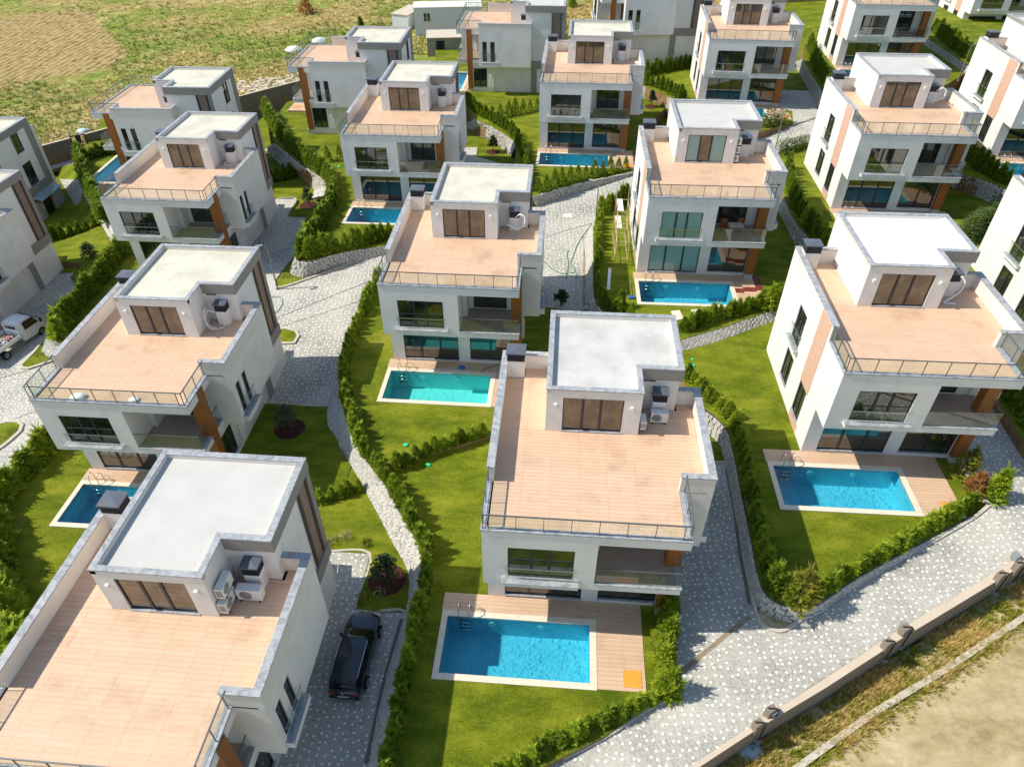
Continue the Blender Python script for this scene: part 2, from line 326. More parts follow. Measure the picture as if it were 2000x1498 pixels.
m_olive = leafmat('olive_leaf', (.05, .085, .035), (.15, .19, .10))
m_darkleaf = leafmat('dark_leaf', (.012, .035, .008), (.05, .09, .015))
m_drygrass = leafmat('dry_grass', (.42, .30, .08), (.80, .64, .26))
m_weed = leafmat('green_weed', (.13, .16, .01), (.42, .42, .04))
m_yellow = leafmat('yellow_flower', (.55, .45, .01), (.80, .66, .02))
m_pink = leafmat('pink_flower', (.62, .36, .32), (.78, .56, .50))
m_brownleaf = leafmat('browned_leaf', (.36, .17, .05), (.50, .28, .10))
m_yleaf = leafmat('yellowing_leaf', (.16, .20, .02), (.42, .34, .06))
m_trunk = mat('trunk_bark', (.12, .09, .065), .9, .1)

# ------------------------------------------------------------------ mesh builder
class MB:
    def __init__(s): s.v = []; s.f = []; s.mi = []; s.mats = []; s.cur = 0
    def use(s, m):
        if m not in s.mats: s.mats.append(m)
        s.cur = s.mats.index(m); return s
    def poly(s, pts):
        k = len(s.v); s.v += [tuple(p) for p in pts]; s.f.append(tuple(range(k, k+len(pts)))); s.mi.append(s.cur)
    def box(s, x0, x1, y0, y1, z0, z1, M=None):
        p = [(x0, y0, z0), (x1, y0, z0), (x1, y1, z0), (x0, y1, z0), (x0, y0, z1), (x1, y0, z1), (x1, y1, z1), (x0, y1, z1)]
        if M is not None: p = [tuple(M @ Vector(q)) for q in p]
        k = len(s.v); s.v += p
        for f in ((0, 3, 2, 1), (4, 5, 6, 7), (0, 1, 5, 4), (1, 2, 6, 5), (2, 3, 7, 6), (3, 0, 4, 7)):
            s.f.append(tuple(k+i for i in f)); s.mi.append(s.cur)
        return s
    def tube(s, pts, r, n=6, cap=True):
        pts = [Vector(p) for p in pts]; k0 = len(s.v); N_ = len(pts)
        rr = r if isinstance(r, (list, tuple)) else [r]*N_
        for i, p in enumerate(pts):
            d = (pts[min(i+1, N_-1)] - pts[max(i-1, 0)]).normalized()
            a = d.cross(Vector((0, 0, 1)))
            if a.length < 1e-3: a = d.cross(Vector((1, 0, 0)))
            a.normalize(); b2 = d.cross(a)
            for j in range(n):
                t = 2*math.pi*j/n; s.v.append(tuple(p + rr[i]*(math.cos(t)*a + math.sin(t)*b2)))
        for i in range(N_-1):
            for j in range(n):
                s.f.append((k0+i*n+j, k0+i*n+(j+1) % n, k0+(i+1)*n+(j+1) % n, k0+(i+1)*n+j)); s.mi.append(s.cur)
        if cap:
            s.f.append(tuple(k0+j for j in range(n))[::-1]); s.mi.append(s.cur)
            s.f.append(tuple(k0+(N_-1)*n+j for j in range(n))); s.mi.append(s.cur)
        return s
    def mesh(s, name, mats=None, smooth=False):
        me = bpy.data.meshes.new(name); me.from_pydata(s.v, [], s.f)
        ms = s.mats if s.mats else ([mats] if not isinstance(mats, (list, tuple)) else mats)
        for q in ms: me.materials.append(q)
        if s.mats: me.polygons.foreach_set('material_index', s.mi)
        if smooth: me.polygons.foreach_set('use_smooth', [True]*len(me.polygons))
        me.update(); return me
    def build(s, name, mats=None, parent=None, smooth=False):
        return obj(name, s.mesh(name, mats, smooth), parent)
def obj(name, me, parent=None, loc=None, rot=None, scale=None):
    o = bpy.data.objects.new(name, me); COL.objects.link(o)
    if parent: o.parent = parent
    if loc is not None: o.location = loc
    if rot is not None: o.rotation_euler = rot
    if scale is not None: o.scale = scale
    return o
def tag(o, label=None, cat=None, group=None, kind=None):
    if label: o['label'] = label
    if cat: o['category'] = cat
    if group: o['group'] = group
    if kind: o['kind'] = kind
    return o
def empty(name, loc=(0, 0, 0), rz=0):
    o = bpy.data.objects.new(name, None); COL.objects.link(o); o.location = loc; o.rotation_euler = (0, 0, rz); o.empty_display_size = .3
    return o
KIDS = {}
def copy_tree(o, parent=None):
    c = o.copy(); COL.objects.link(c)
    if parent is not None: c.parent = parent
    for ch in list(o.children): copy_tree(ch, c)
    return c

# ------------------------------------------------------------------ the villa (local metres: x right, y back, z up, 0 = ground in front)
def skin(mb, ax, c, u0, u1, z0, z1, holes=(), depth=.12, into=1):
    """vertical wall skin in plane (x or y)=c with window holes and reveals going 'into' the building"""
    us = sorted({u0, u1, *[h[0] for h in holes], *[h[1] for h in holes]}); zs = sorted({z0, z1, *[h[2] for h in holes], *[h[3] for h in holes]})
    P = (lambda u, z, d=0: (u, c+d, z)) if ax == 'y' else (lambda u, z, d=0: (c+d, u, z))
    for i in range(len(us)-1):
        for j in range(len(zs)-1):
            a, b2, p, q = us[i], us[i+1], zs[j], zs[j+1]
            if any(h[0] <= a and b2 <= h[1] and h[2] <= p and q <= h[3] for h in holes): continue
            mb.poly([P(a, p), P(b2, p), P(b2, q), P(a, q)])
    for h in holes:
        if len(h) > 4: continue
        a, b2, p, q = h[:4]; d = depth*into
        mb.poly([P(a, p), P(a, p, d), P(a, q, d), P(a, q)]); mb.poly([P(b2, p), P(b2, p, d), P(b2, q, d), P(b2, q)])
        mb.poly([P(a, p), P(b2, p), P(b2, p, d), P(a, p, d)]); mb.poly([P(a, q), P(b2, q), P(b2, q, d), P(a, q, d)])

def window(par, ax, c, u0, u1, z0, z1, splits, into=1, depth=.10, glass=None, sill=True, t=.055, curtain=False):
    """frame with its panes as sub-parts; splits = inner mullion positions"""
    glass = glass or m_pane
    def bx(mb, a, b2, p, q, d0, d1):
        lo, hi = sorted((c+into*d0, c+into*d1))
        if ax == 'y': mb.box(a, b2, lo, hi, p, q)
        else: mb.box(lo, hi, a, b2, p, q)
    fb = MB(); e = .004
    bx(fb, u0+e, u1-e, z0+e, z0+t, depth-.05, depth+.02); bx(fb, u0+e, u1-e, z1-t, z1-e, depth-.05, depth+.02)
    ed = [u0+t] + list(splits) + [u1-t]
    bx(fb, u0+e, u0+t, z0+t, z1-t, depth-.05, depth+.02); bx(fb, u1-t, u1-e, z0+t, z1-t, depth-.05, depth+.02)
    for s_ in splits: bx(fb, s_-.055, s_+.055, z0+t, z1-t, depth-.05, depth+.02)
    fo = fb.build('window', m_frame, par)
    for i in range(len(ed)-1):
        a = ed[i] + (.055 if i else 0); b2 = ed[i+1] - (.055 if i < len(ed)-2 else 0)
        pb = MB(); bx(pb, a, b2, z0+t, z1-t, depth-.012, depth+.008); pb.build('pane', glass, fo)
    if sill:
        sb = MB(); bx(sb, u0-.04, u1+.04, z0-.035, z0+.003, -.05, depth); sb.build('sill', m_marble, fo)
    return fo

class Pieces:
    """each box becomes a part of its own, or one joined part for the villas far from the camera"""
    def __init__(s, name, m, root, single): s.a = (name, m, root); s.single = single; s.mb = MB(); s.n = 0
    def box(s, *b):
        if s.single: q = MB(); q.box(*b); q.build(*s.a)
        else: s.mb.box(*b)
        return s
    def done(s):
        if not s.single: tag(s.mb.build(*s.a), kind='stuff')
def coping(mb, x0, x1, y0, y1, z, h=.055, step=1.5):
    if x1-x0 > y1-y0:
        k = max(1, round((x1-x0)/step))
        for i in range(k): mb.box(x0+(x1-x0)*i/k+(.006 if i else 0), x0+(x1-x0)*(i+1)/k, y0, y1, z, z+h)
    else:
        k = max(1, round((y1-y0)/step))
        for i in range(k): mb.box(x0, x1, y0+(y1-y0)*i/k+(.006 if i else 0), y0+(y1-y0)*(i+1)/k, z, z+h)

TILE_ME = None
def tile_mesh():
    global TILE_ME
    if TILE_ME is None:
        mb = MB(); mb.box(0, 1.194, 0, .192, -.012, 0); TILE_ME = mb.mesh('tile', m_tile)
    return TILE_ME
def plank_rects(x0, x1, y0, y1, L=1.2, Wd=.2):
    out = []; j = 0; y = y0
    while y < y1-.03:
        h = min(Wd, y1-y); x = x0
        while x < x1-.03:
            w = min(L, x1-x); out.append((x, y, w, h)); x += L
        y += Wd; j += 1
    return out
TERR = [(.27, 9.17, 2.84, 5.90), (.27, 8.04, .24, 2.84), (.27, 2.30, 5.90, 9.55), (1.15, 2.30, 9.55, 10.32), (6.52, 9.17, 5.90, 7.66), (8.44, 9.17, 7.66, 8.12)]

def make_villa(individual_tiles):
    root = empty('villa')
    W = MB()
    win_f = (1.05, 3.78, 3.43, 5.58); win_g = (.78, 4.32, .15, 2.5); win_r = (5.07, 7.72, .3, 2.62)
    skin(W, 'y', 0, 0, 8.3, 3.05, 6.58, [win_f, (4.68, 8.3, 3.42, 6.08, 0)], .12, 1)
    skin(W, 'y', 1.42, 0, 8.2, -2.2, 3.05, [win_g, win_r], .12, 1)
    lw = [(5.98, 7.39, 3.5, 5.63)]
    skin(W, 'x', 0, 0, 10.59, 3.05, 6.58, lw, .14, 1)
    skin(W, 'x', 0, 1.42, 10.59, -2.2, 3.05, [(5.95, 7.35, .7, 2.7), (3.05, 4.3, .58, 2.72)], .14, 1)
    W.poly([(0, 0, 3.05), (8.3, 0, 3.05), (8.3, 1.42, 3.05), (0, 1.42, 3.05)])
    W.poly([(8.3, 0, 3.05), (8.3, 2.61, 3.05), (8.3, 2.61, 3.42), (8.3, 0, 3.42)])
    W.poly([(8.3, 0, 6.08), (8.3, 2.61, 6.08), (8.3, 2.61, 6.58), (8.3, 0, 6.58)])
    W.poly([(8.2, 1.42, 3.05), (9.44, 1.42, 3.05), (9.44, 8.36, 3.05), (8.2, 8.36, 3.05)] if False else [(8.2, 2.61, 3.05), (9.44, 2.61, 3.05), (9.44, 8.36, 3.05), (8.2, 8.36, 3.05)])
    W.poly([(8.2, 1.42, 3.05), (8.3, 1.42, 3.05), (8.3, 2.61, 3.05), (8.2, 2.61, 3.05)])
    # loggia shell
    W.poly([(4.68, 0, 3.42), (4.68, 2.7, 3.42), (4.68, 2.7, 6.08), (4.68, 0, 6.08)])
    W.poly([(4.68, 0, 6.08), (8.3, 0, 6.08), (8.3, 2.7, 6.08), (4.68, 2.7, 6.08)])
    skin(W, 'y', 2.7, 4.68, 8.02, 3.42, 6.08, [(5.25, 7.35, 3.46, 5.75)], .1, 1)
    W.poly([(8.02, 2.61, 3.42), (8.02, 2.70, 3.42), (8.02, 2.70, 6.08), (8.02, 2.61, 6.08)])
    W.box(4.69, 4.95, 1.75, 2.69, 3.43, 6.07)
    # right box
    skin(W, 'y', 2.61, 8.02, 9.44, 3.05, 6.58, [], .1, 1)
    skin(W, 'x', 9.44, 2.61, 8.36, 3.05, 6.58, [(3.02, 3.5, 3.55, 5.62), (3.9, 4.38, 3.55, 5.62)], .14, -1)
    skin(W, 'y', 8.36, 8.32, 9.44, 3.05, 6.58)
    skin(W, 'x', 8.2, 1.42, 8.36, -2.2, 3.05, [(1.78, 3.3, .5, 2.5)], .12, -1)
    skin(W, 'x', 8.32, 8.36, 11.91, -2.2, 9.03)
    skin(W, 'x', 8.32, 7.70, 8.36, 6.56, 9.03)
    skin(W, 'y', 8.36, 8.2, 8.32, -2.2, 3.05)
    skin(W, 'y', 11.91, 2.31, 8.32, -2.2, 9.03, [(4.3, 5.5, 6.65, 8.38), (4.2, 5.6, 3.42, 5.6)], .14, -1)
    skin(W, 'x', 2.31, 10.59, 11.91, -2.2, 9.03)
    skin(W, 'x', 2.31, 5.91, 10.59, 6.5, 9.03)
    skin(W, 'y', 10.59, 0, 2.31, -2.2, 6.58)
    skin(W, 'y', 5.91, 2.31, 6.5, 6.5, 9.03, [(3.05, 5.73, 6.64, 8.59)], .12, 1)
    skin(W, 'x', 6.5, 5.91, 7.70, 6.5, 9.03)
    skin(W, 'y', 7.70, 6.5, 8.32, 6.5, 9.03, [(6.65, 7.25, 8.28, 8.41)], .1, 1)
    W.build('wall', m_stucco, root)
    # parapets
    P = Pieces('parapet', m_inner, root, True)
    P.box(0, .26, 2.63, 10.59, 6.58, 7.42); P.box(.26, 2.31, 10.33, 10.59, 6.5, 7.42)
    P.box(9.18, 9.44, 2.61, 8.36, 6.58, 7.42); P.box(8.02, 9.18, 2.61, 2.83, 6.5, 7.42); P.box(8.32, 9.18, 8.13, 8.36, 6.5, 7.42)
    C = Pieces('coping_slab', m_marble, root, individual_tiles); z = 7.42
    coping(C, -.03, .30, 2.60, 10.29, z); coping(C, -.03, 2.31, 10.29, 10.62, z)
    coping(C, 9.14, 9.47, 2.87, 8.09, z); coping(C, 7.99, 9.47, 2.58, 2.87, z); coping(C, 8.32, 9.47, 8.09, 8.39, z)
    z = 9.03
    coping(C, 2.28, 6.53, 5.88, 6.13, z); coping(C, 2.28, 2.53, 6.13, 11.69, z); coping(C, 2.28, 8.45, 11.69, 11.97, z)
    coping(C, 6.28, 6.53, 6.13, 7.62, z); coping(C, 6.28, 8.45, 7.62, 7.90, z); coping(C, 8.17, 8.45, 7.90, 11.69, z)
    C.done()
    K = Pieces('kerb_slab', m_marble, root, individual_tiles); z = 6.58                                   # low marble kerb under the railing
    coping(K, -.03, 8.33, -.03, .20, z, .06); coping(K, -.03, .20, .20, 2.60, z, .06); coping(K, 8.05, 8.33, .20, 2.58, z, .06)
    K.done()
    # roof
    Rf = MB(); zr = 8.84
    Rf.poly([(2.5, 6.1, zr), (6.3, 6.1, zr), (6.3, 7.88, zr), (2.5, 7.88, zr)]); Rf.poly([(2.5, 7.88, zr), (8.2, 7.88, zr), (8.2, 11.7, zr), (2.5, 11.7, zr)])
    ro = Rf.build('roof', m_roof_cream, root)
    U = Pieces('roof_upstand', m_inner, root, True)
    U.box(2.31, 2.53, 5.91, 11.9, 8.8, 9.028); U.box(2.53, 6.5, 5.915, 6.13, 8.8, 9.028); U.box(2.53, 8.3, 11.69, 11.9, 8.8, 9.028)
    U.box(8.17, 8.3, 7.9, 11.69, 8.8, 9.028); U.box(6.28, 6.49, 6.13, 7.9, 8.8, 9.028); U.box(6.49, 8.3, 7.72, 7.9, 8.8, 9.028)
    # grey bands
    G = Pieces('grey_band', m_grey, root, True)
    G.box(6.5, 8.45, 7.62, 7.70, 8.42, 9.028); G.box(8.32, 8.45, 7.70, 11.97, 8.42, 9.028); G.box(2.31, 8.32, 11.91, 11.97, 8.42, 9.028)
    G.box(2.31, 3.15, 11.91, 11.97, 2.62, 8.42); G.box(3.15, 8.47, 11.91, 11.97, 2.62, 3.40)
    G.box(8.32, 8.47, 8.365, 11.91, 2.68, 3.45); G.box(8.32, 8.38, 8.365, 9.0, -2.2, 2.68); G.box(8.32, 8.40, 11.62, 11.97, 3.45, 8.42)
    pnl = MB(); pnl.box(8.32, 8.35, 10.74, 11.40, 3.45, 8.42); pnl.build('cladding_panel', mat('brown_cladding', (.24, .165, .135), .6, .3, noise=(4, .1)), root)
    for y in (10.50, 10.58, 10.66, 11.42, 11.49, 11.56):
        q = MB(); q.box(8.32, 8.40, y, y+.04, 3.45, 8.42); q.build('slat', mat('brown_slat', (.10, .075, .06), .6, .3), root)
    q = MB(); q.box(-.022, 0, 2.86, 4.35, 2.73, 7.36); q.build('cladding_panel', m_tan, root)
    q = MB(); q.box(-.022, 0, 2.86, 4.35, -2.2, .54); q.build('cladding_panel', m_tan, root)
    # column
    q = MB(); q.box(7.74, 8.38, 1.14, 1.70, .30, 6.07); q.box(8.30, 8.38, 1.14, 1.70, 6.07, 6.57); q.build('column', m_wood, root)
    q = MB(); q.box(7.74, 8.30, 1.0, 1.42, -2.2, .30); q.build('plinth', m_plinth, root)
    # loggia floor
    q = MB(); q.box(4.69, 8.27, .03, 2.69, 3.40, 3.43); q.build('balcony_floor', m_floor_in, root)
    q = MB(); q.box(4.66, 8.34, -.04, .12, 3.42, 3.47); q.box(8.12, 8.34, .12, 2.58, 3.42, 3.47); q.build('balcony_edge', m_marble, root)
    # windows
    window(root, 'y', 0, *win_f, (2.03, 2.76)); window(root, 'y', 1.42, *win_g, (1.9, 3.15)); window(root, 'y', 1.42, *win_r, (6.4,))
    window(root, 'y', 5.91, 3.05, 5.73, 6.64, 8.59, (3.94, 4.73), glass=m_pane_t)
    window(root, 'y', 2.7, 5.25, 7.35, 3.46, 5.75, (6.3,), sill=False)
    window(root, 'y', 7.70, 6.65, 7.25, 8.28, 8.41, (), sill=False, depth=.05, t=.02)
    window(root, 'x', 0, 5.98, 7.39, 3.5, 5.63, (6.7,)); window(root, 'x', 0, 5.95, 7.35, .7, 2.7, (6.6,)); window(root, 'x', 0, 3.05, 4.3, .58, 2.72, (3.7,))
    for a in (3.02, 3.9): window(root, 'x', 9.44, a, a+.48, 3.55, 5.62, (), into=-1, sill=False)
    window(root, 'x', 8.2, 1.78, 3.3, .5, 2.5, (2.55,), into=-1)
    window(root, 'y', 11.91, 4.3, 5.5, 6.65, 8.38, (4.9,), into=-1); window(root, 'y', 11.91, 4.2, 5.6, 3.42, 5.6, (4.9,), into=-1)
    # balconets
    def balconet(slab, glass, rail):
        q = MB(); q.box(*slab); s_ = q.build('balconet', m_stucco, root)
        x0, x1, y0, y1, z0, z1 = slab; q = MB(); q.box(x0-.02, x1+.02, y0-.02, y1+.0, z1, z1+.03); q.build('coping', m_marble, s_)
        q = MB(); q.box(*glass); q.build('glass_panel', m_glass, s_); q = MB(); q.box(*rail); q.build('guard_rail', m_steel, s_)
    balconet((.80, 4.0, -.38, -.002, 3.46, 3.66), (1.0, 3.84, -.16, -.145, 3.70, 4.38), (.93, 3.90, -.18, -.13, 4.38, 4.42))
    balconet((9.442, 9.75, 2.83, 4.72, 3.08, 3.50), (9.60, 9.612, 2.98, 4.56, 3.54, 4.38), (9.585, 9.63, 2.93, 4.6, 4.38, 4.42))
    balconet((-.25, -.002, 5.7, 7.62, 3.30, 3.46), (-.16, -.148, 5.86, 7.46, 3.5, 4.38), (-.18, -.13, 5.8, 7.5, 4.38, 4.42))
    # loggia guard
    q = MB(); q.box(4.74, 8.22, .06, .075, 3.48, 4.40); go = q.build('balcony_guard', m_glass, root)
    q = MB(); q.box(8.21, 8.225, .09, 1.12, 3.48, 4.40); q.build('glass_panel', m_glass, go); q = MB(); q.box(8.21, 8.225, 1.72, 2.60, 3.48, 4.40); q.build('glass_panel', m_glass, go)
    q = MB(); q.box(4.70, 8.25, .05, .09, 4.40, 4.43); q.box(8.20, 8.24, .09, 2.6, 4.40, 4.43); q.build('guard_rail', m_metal, go)
    # terrace railing
    RL = MB(); zt = 7.50; post = .03
    RL.box(.03, 8.25, .03, .075, zt-.045, zt); RL.box(.03, .075, .075, 2.62, zt-.045, zt); RL.box(8.20, 8.245, .075, 2.70, zt-.045, zt)
    RL.box(.05, 8.22, .045, .06, 6.74, 6.76); RL.box(.045, .06, .08, 2.6, 6.74, 6.76); RL.box(8.215, 8.23, .08, 2.6, 6.74, 6.76)
    fx = [.06, .30] + [1.38+1.09*i for i in range(6)] + [7.92, 8.19]
    for x in fx: RL.box(x-.016, x+.016, .035, .07, 6.64, zt-.045)
    for y in (.32, 1.42, 2.5):
        RL.box(.035, .07, y-.016, y+.016, 6.64, zt-.045); RL.box(8.205, 8.24, y-.016, y+.016, 6.64, zt-.045)
    rail = RL.build('railing', m_metal, root)
    xs = [.30] + [1.38+1.09*i for i in range(6)] + [7.92]
    for i in range(len(xs)-1):
        q = MB(); q.box(xs[i]+.03, xs[i+1]-.03, .048, .058, 6.77, 7.42); q.build('glass_panel', m_glass, rail)
    for a, b2 in ((.35, 1.39), (1.45, 2.47)):
        q = MB(); q.box(.048, .058, a, b2, 6.77, 7.42); q.build('glass_panel', m_glass, rail)
        q = MB(); q.box(8.218, 8.228, a, b2, 6.77, 7.42); q.build('glass_panel', m_glass, rail)
    # wall lamps
    for x in (2.72, 6.08):
        q = MB(); q.box(x-.06, x+.06, 5.80, 5.908, 8.12, 8.26); q.build('wall_lamp', m_white, root)
    # chimneys
    def chimney(x0, x1, y0, y1, zb, zc, ztop):
        q = MB(); q.box(x0, x1, y0, y1, zb, zc); c0 = q.build('chimney', m_stucco, root)
        q = MB(); q.use(m_cap); q.box(x0+.03, x1-.03, y0+.03, y1-.03, zc, ztop-.1)
        k = 5; h = (ztop-.14-zc)/k
        for i in range(k): q.box(x0-.01, x1+.01, y0-.01, y1+.01, zc+.02+h*i, zc+.02+h*i+h*.35)
        q.use(m_captop); q.box(x0-.05, x1+.05, y0-.06, y1+.06, ztop-.1, ztop-.03)
        q.v += [(x0-.02, y0-.03, ztop-.03), (x1+.02, y0-.03, ztop-.03), (x1+.02, y1+.03, ztop-.03), (x0-.02, y1+.03, ztop-.03), ((x0+x1)/2, (y0+y1)/2, ztop+.02)]
        kk = len(q.v)-5
        for a in range(4): q.f.append((kk+a, kk+(a+1) % 4, kk+4)); q.mi.append(q.cur)
        q.build('chimney_cap', None, c0)
    chimney(.265, 1.12, 9.58, 10.325, 6.58, 7.58, 8.12); chimney(7.18, 7.80, 7.16, 7.69, 6.58, 7.5, 8.05)
    # meter box and pipe on the side wall, entrance at the back
    q = MB(); q.box(8.20, 8.42, 3.66, 4.12, .48, 1.78); q.box(8.20, 8.26, 3.86, 3.92, -.1, .48); q.build('meter_box', m_white, root)
    q = MB(); q.box(2.45, 4.2, 11.97, 12.5, -2.2, 2.2); q.box(5.8, 6.5, 11.97, 12.5, -2.2, 2.2); q.box(4.2, 5.8, 11.97, 12.5, 2.12, 2.2); eb = q.build('entrance_porch', mat('stone_cladding', (.42, .40, .36), .8, .2, noise=(3, .25), bump=(8, .5, .03)), root)
    q = MB(); q.box(4.2, 5.8, 12.2, 12.26, -.1, 2.12); q.build('door', mat('dark_door', (.03, .018, .014), .4, .4), eb)
    for i in range(5):
        q = MB(); a = 2.75+i*.76
        q.poly([(a, 11.98, 2.62), (a+.7, 11.98, 2.62), (a+.7, 13.0, 2.38), (a, 13.0, 2.38)]); q.poly([(a, 11.98, 2.60), (a+.7, 11.98, 2.60), (a+.7, 13.0, 2.36), (a, 13.0, 2.36)]); q.build('canopy_pane', mat('canopy_glass', (.30, .42, .42), .1, .5), eb)
    # terrace floor
    q = MB()
    for a in TERR: q.box(a[0]-.004, a[1]+.004, a[2]-.004, a[3]+.004, 6.50, 6.574)
    fo = q.build('terrace_floor', m_grout, root)
    if individual_tiles:
        me = tile_mesh(); k = 0
        for a in TERR:
            for (x, y, w_, h_) in plank_rects(*a):
                if k >= 300: continue
                k += 1; obj('tile', me, fo, (x+.003, y+.004, 6.586), None, ((w_-.006)/1.194, (h_-.008)/.192, 1))
    else:
        q = MB()
        for a in TERR:
            for (x, y, w_, h_) in plank_rects(*a): q.box(x+.003, x+w_-.003, y+.004, y+h_-.004, 6.574, 6.586)
        tag(q.build('tile', m_tile, fo), kind='stuff')
    return root, ro

HOUSES = [
 # key, x, y, z, yaw, label, roof, fine tiles
 ('H1', -1.24, 17.85, -29.16, -4.4, 'three storey white villa in the lower middle, nearest one with its blue pool in front', m_roof_grey, 1),
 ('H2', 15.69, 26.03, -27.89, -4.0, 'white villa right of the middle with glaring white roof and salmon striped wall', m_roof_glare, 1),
 ('H3', -18.04, 9.61, -30.61, -4.7, 'nearest white villa, cut by the lower left corner, beside the parked black car', m_roof_white, 1),
 ('H4', -24.75, 27.43, -30.68, -4.1, 'white villa on the left with two white sacks lying along its terrace railing', m_roof_cream, 1),
 ('H5', -7.86, 35.53, -28.90, -4.5, 'white villa at the centre behind the milky turquoise pool', m_roof_cream, 1),
 ('H6', -14.19, 58.24, -28.66, -4.1, 'white villa upper middle left, behind the long hedge on the curved stone wall', m_roof_cream, 0),
 ('H7', -31.17, 50.32, -30.51, -4.5, 'white villa upper left with cobbled driveway in the shade on its right', m_roof_cream, 0),
 ('H8', 2.57, 66.49, -27.08, -5.0, 'white villa top middle whose pool lies behind a row of cone shrubs', m_roof_cream, 0),
 ('H9', 9.10, 44.06, -27.51, -3.8, 'white villa with pale teal curtains in its windows and bamboo scaffold at its left wall', m_roof_white, 0),
 ('H10', 25.79, 51.92, -26.32, -4.3, 'white villa in the upper right, salmon strip on its left wall beside a lawn', m_roof_white, 0),
 ('H11', 19.62, 75.80, -25.87, -6.0, 'white villa at the top edge right of the middle, shaded driveway on its right', m_roof_white, 0),
 ('H12', 36.48, 83.27, -24.39, -5.2, 'white villa cut by the top edge towards the right, terrace railing just in view', m_roof_white, 0),
 ('H13', 41.43, 58.79, -24.90, -5.0, 'white villa cut by the upper right edge with a pool corner below it', m_roof_white, 0),
 ('H14', 32.08, 33.80, -27.03, -4.0, 'white villa cut by the right edge, only its left wall and two windows in view', m_roof_white, 0),
 ('H15', 59.44, 101.36, -25.87, -2.3, 'farthest white villa in the top right corner, only its lower floors in view', m_roof_white, 0),
 ('R1', -38.98, 75.46, -29.98, -92.4, 'side-on white villa at upper left whose railing faces the open field', m_roof_cream, 0),
 ('R2', -22.31, 84.39, -28.48, -93.7, 'side-on white villa with white sheeting outside its railing, before the sheds', m_roof_cream, 0),
 ('R3', -5.35, 93.31, -27.11, -95.1, 'side-on white villa at the top middle with a shaded side wall over a lawn', m_roof_white, 0),
 ('R4', 10.20, 97.99, -25.08, -89.6, 'side-on white villa at the top edge, only its shaded side walls in view', m_roof_white, 0),
 ('L1', -58.68, 71.92, -33.49, -92.4, 'villa at the left edge showing its grey framed back windows and glass door canopy', m_roof_cream, 0),
 ('L2', -49.52, 44.38, -32.92, -5.7, 'villa at the left edge with brown slatted strip, beside the white truck', m_roof_cream, 0),
]
HD = {h[0]: h for h in HOUSES}
fine, fine_roof = make_villa(True)
coarse, coarse_roof = make_villa(False)
used = {1: False, 0: False}; VILLA = {}
for (k, x, y, z, a, lab, rm, ft) in HOUSES:
    src = fine if ft else coarse
    if not used[ft]: o = src; used[ft] = True
    else: o = copy_tree(src)
    o.location = (x, y, z+ZO); o.rotation_euler = (0, 0, R(a)); VILLA[k] = o
    tag(o, lab, 'villa', 'villas of the housing estate')
    for ch in o.children:
        if ch.name.split('.')[0] == 'roof':
            ch.material_slots[0].link = 'OBJECT'; ch.material_slots[0].material = rm
for ch in VILLA['H9'].children:
    if ch.name.split('.')[0] == 'window':
        lz = [v.co for v in ch.data.vertices][0]
        ok = abs(ch.data.vertices[0].co.y-.05) < .2 or abs(ch.data.vertices[0].co.y-5.96) < .15 or abs(ch.data.vertices[0].co.y-1.47) < .2
        if ok:
            pn = [c for c in ch.children if c.name.startswith('pane')]
            for i, c in enumerate(pn):
                if c.data.vertices[0].co.x > 5 and ch.data.vertices[0].co.y < 2: continue
                if i == 1 and abs(ch.data.vertices[0].co.y-5.96) < .2: continue
                c.material_slots[0].link = 'OBJECT'; c.material_slots[0].material = m_curtain
def L2W(k, x, y, z):
    h = HD[k]; a = R(h[4]); c, s = math.cos(a), math.sin(a)
    return Vector((h[1]+c*x-s*y, h[2]+s*x+c*y, h[3]+z+ZO))
def yaw(k): return R(HD[k][4])

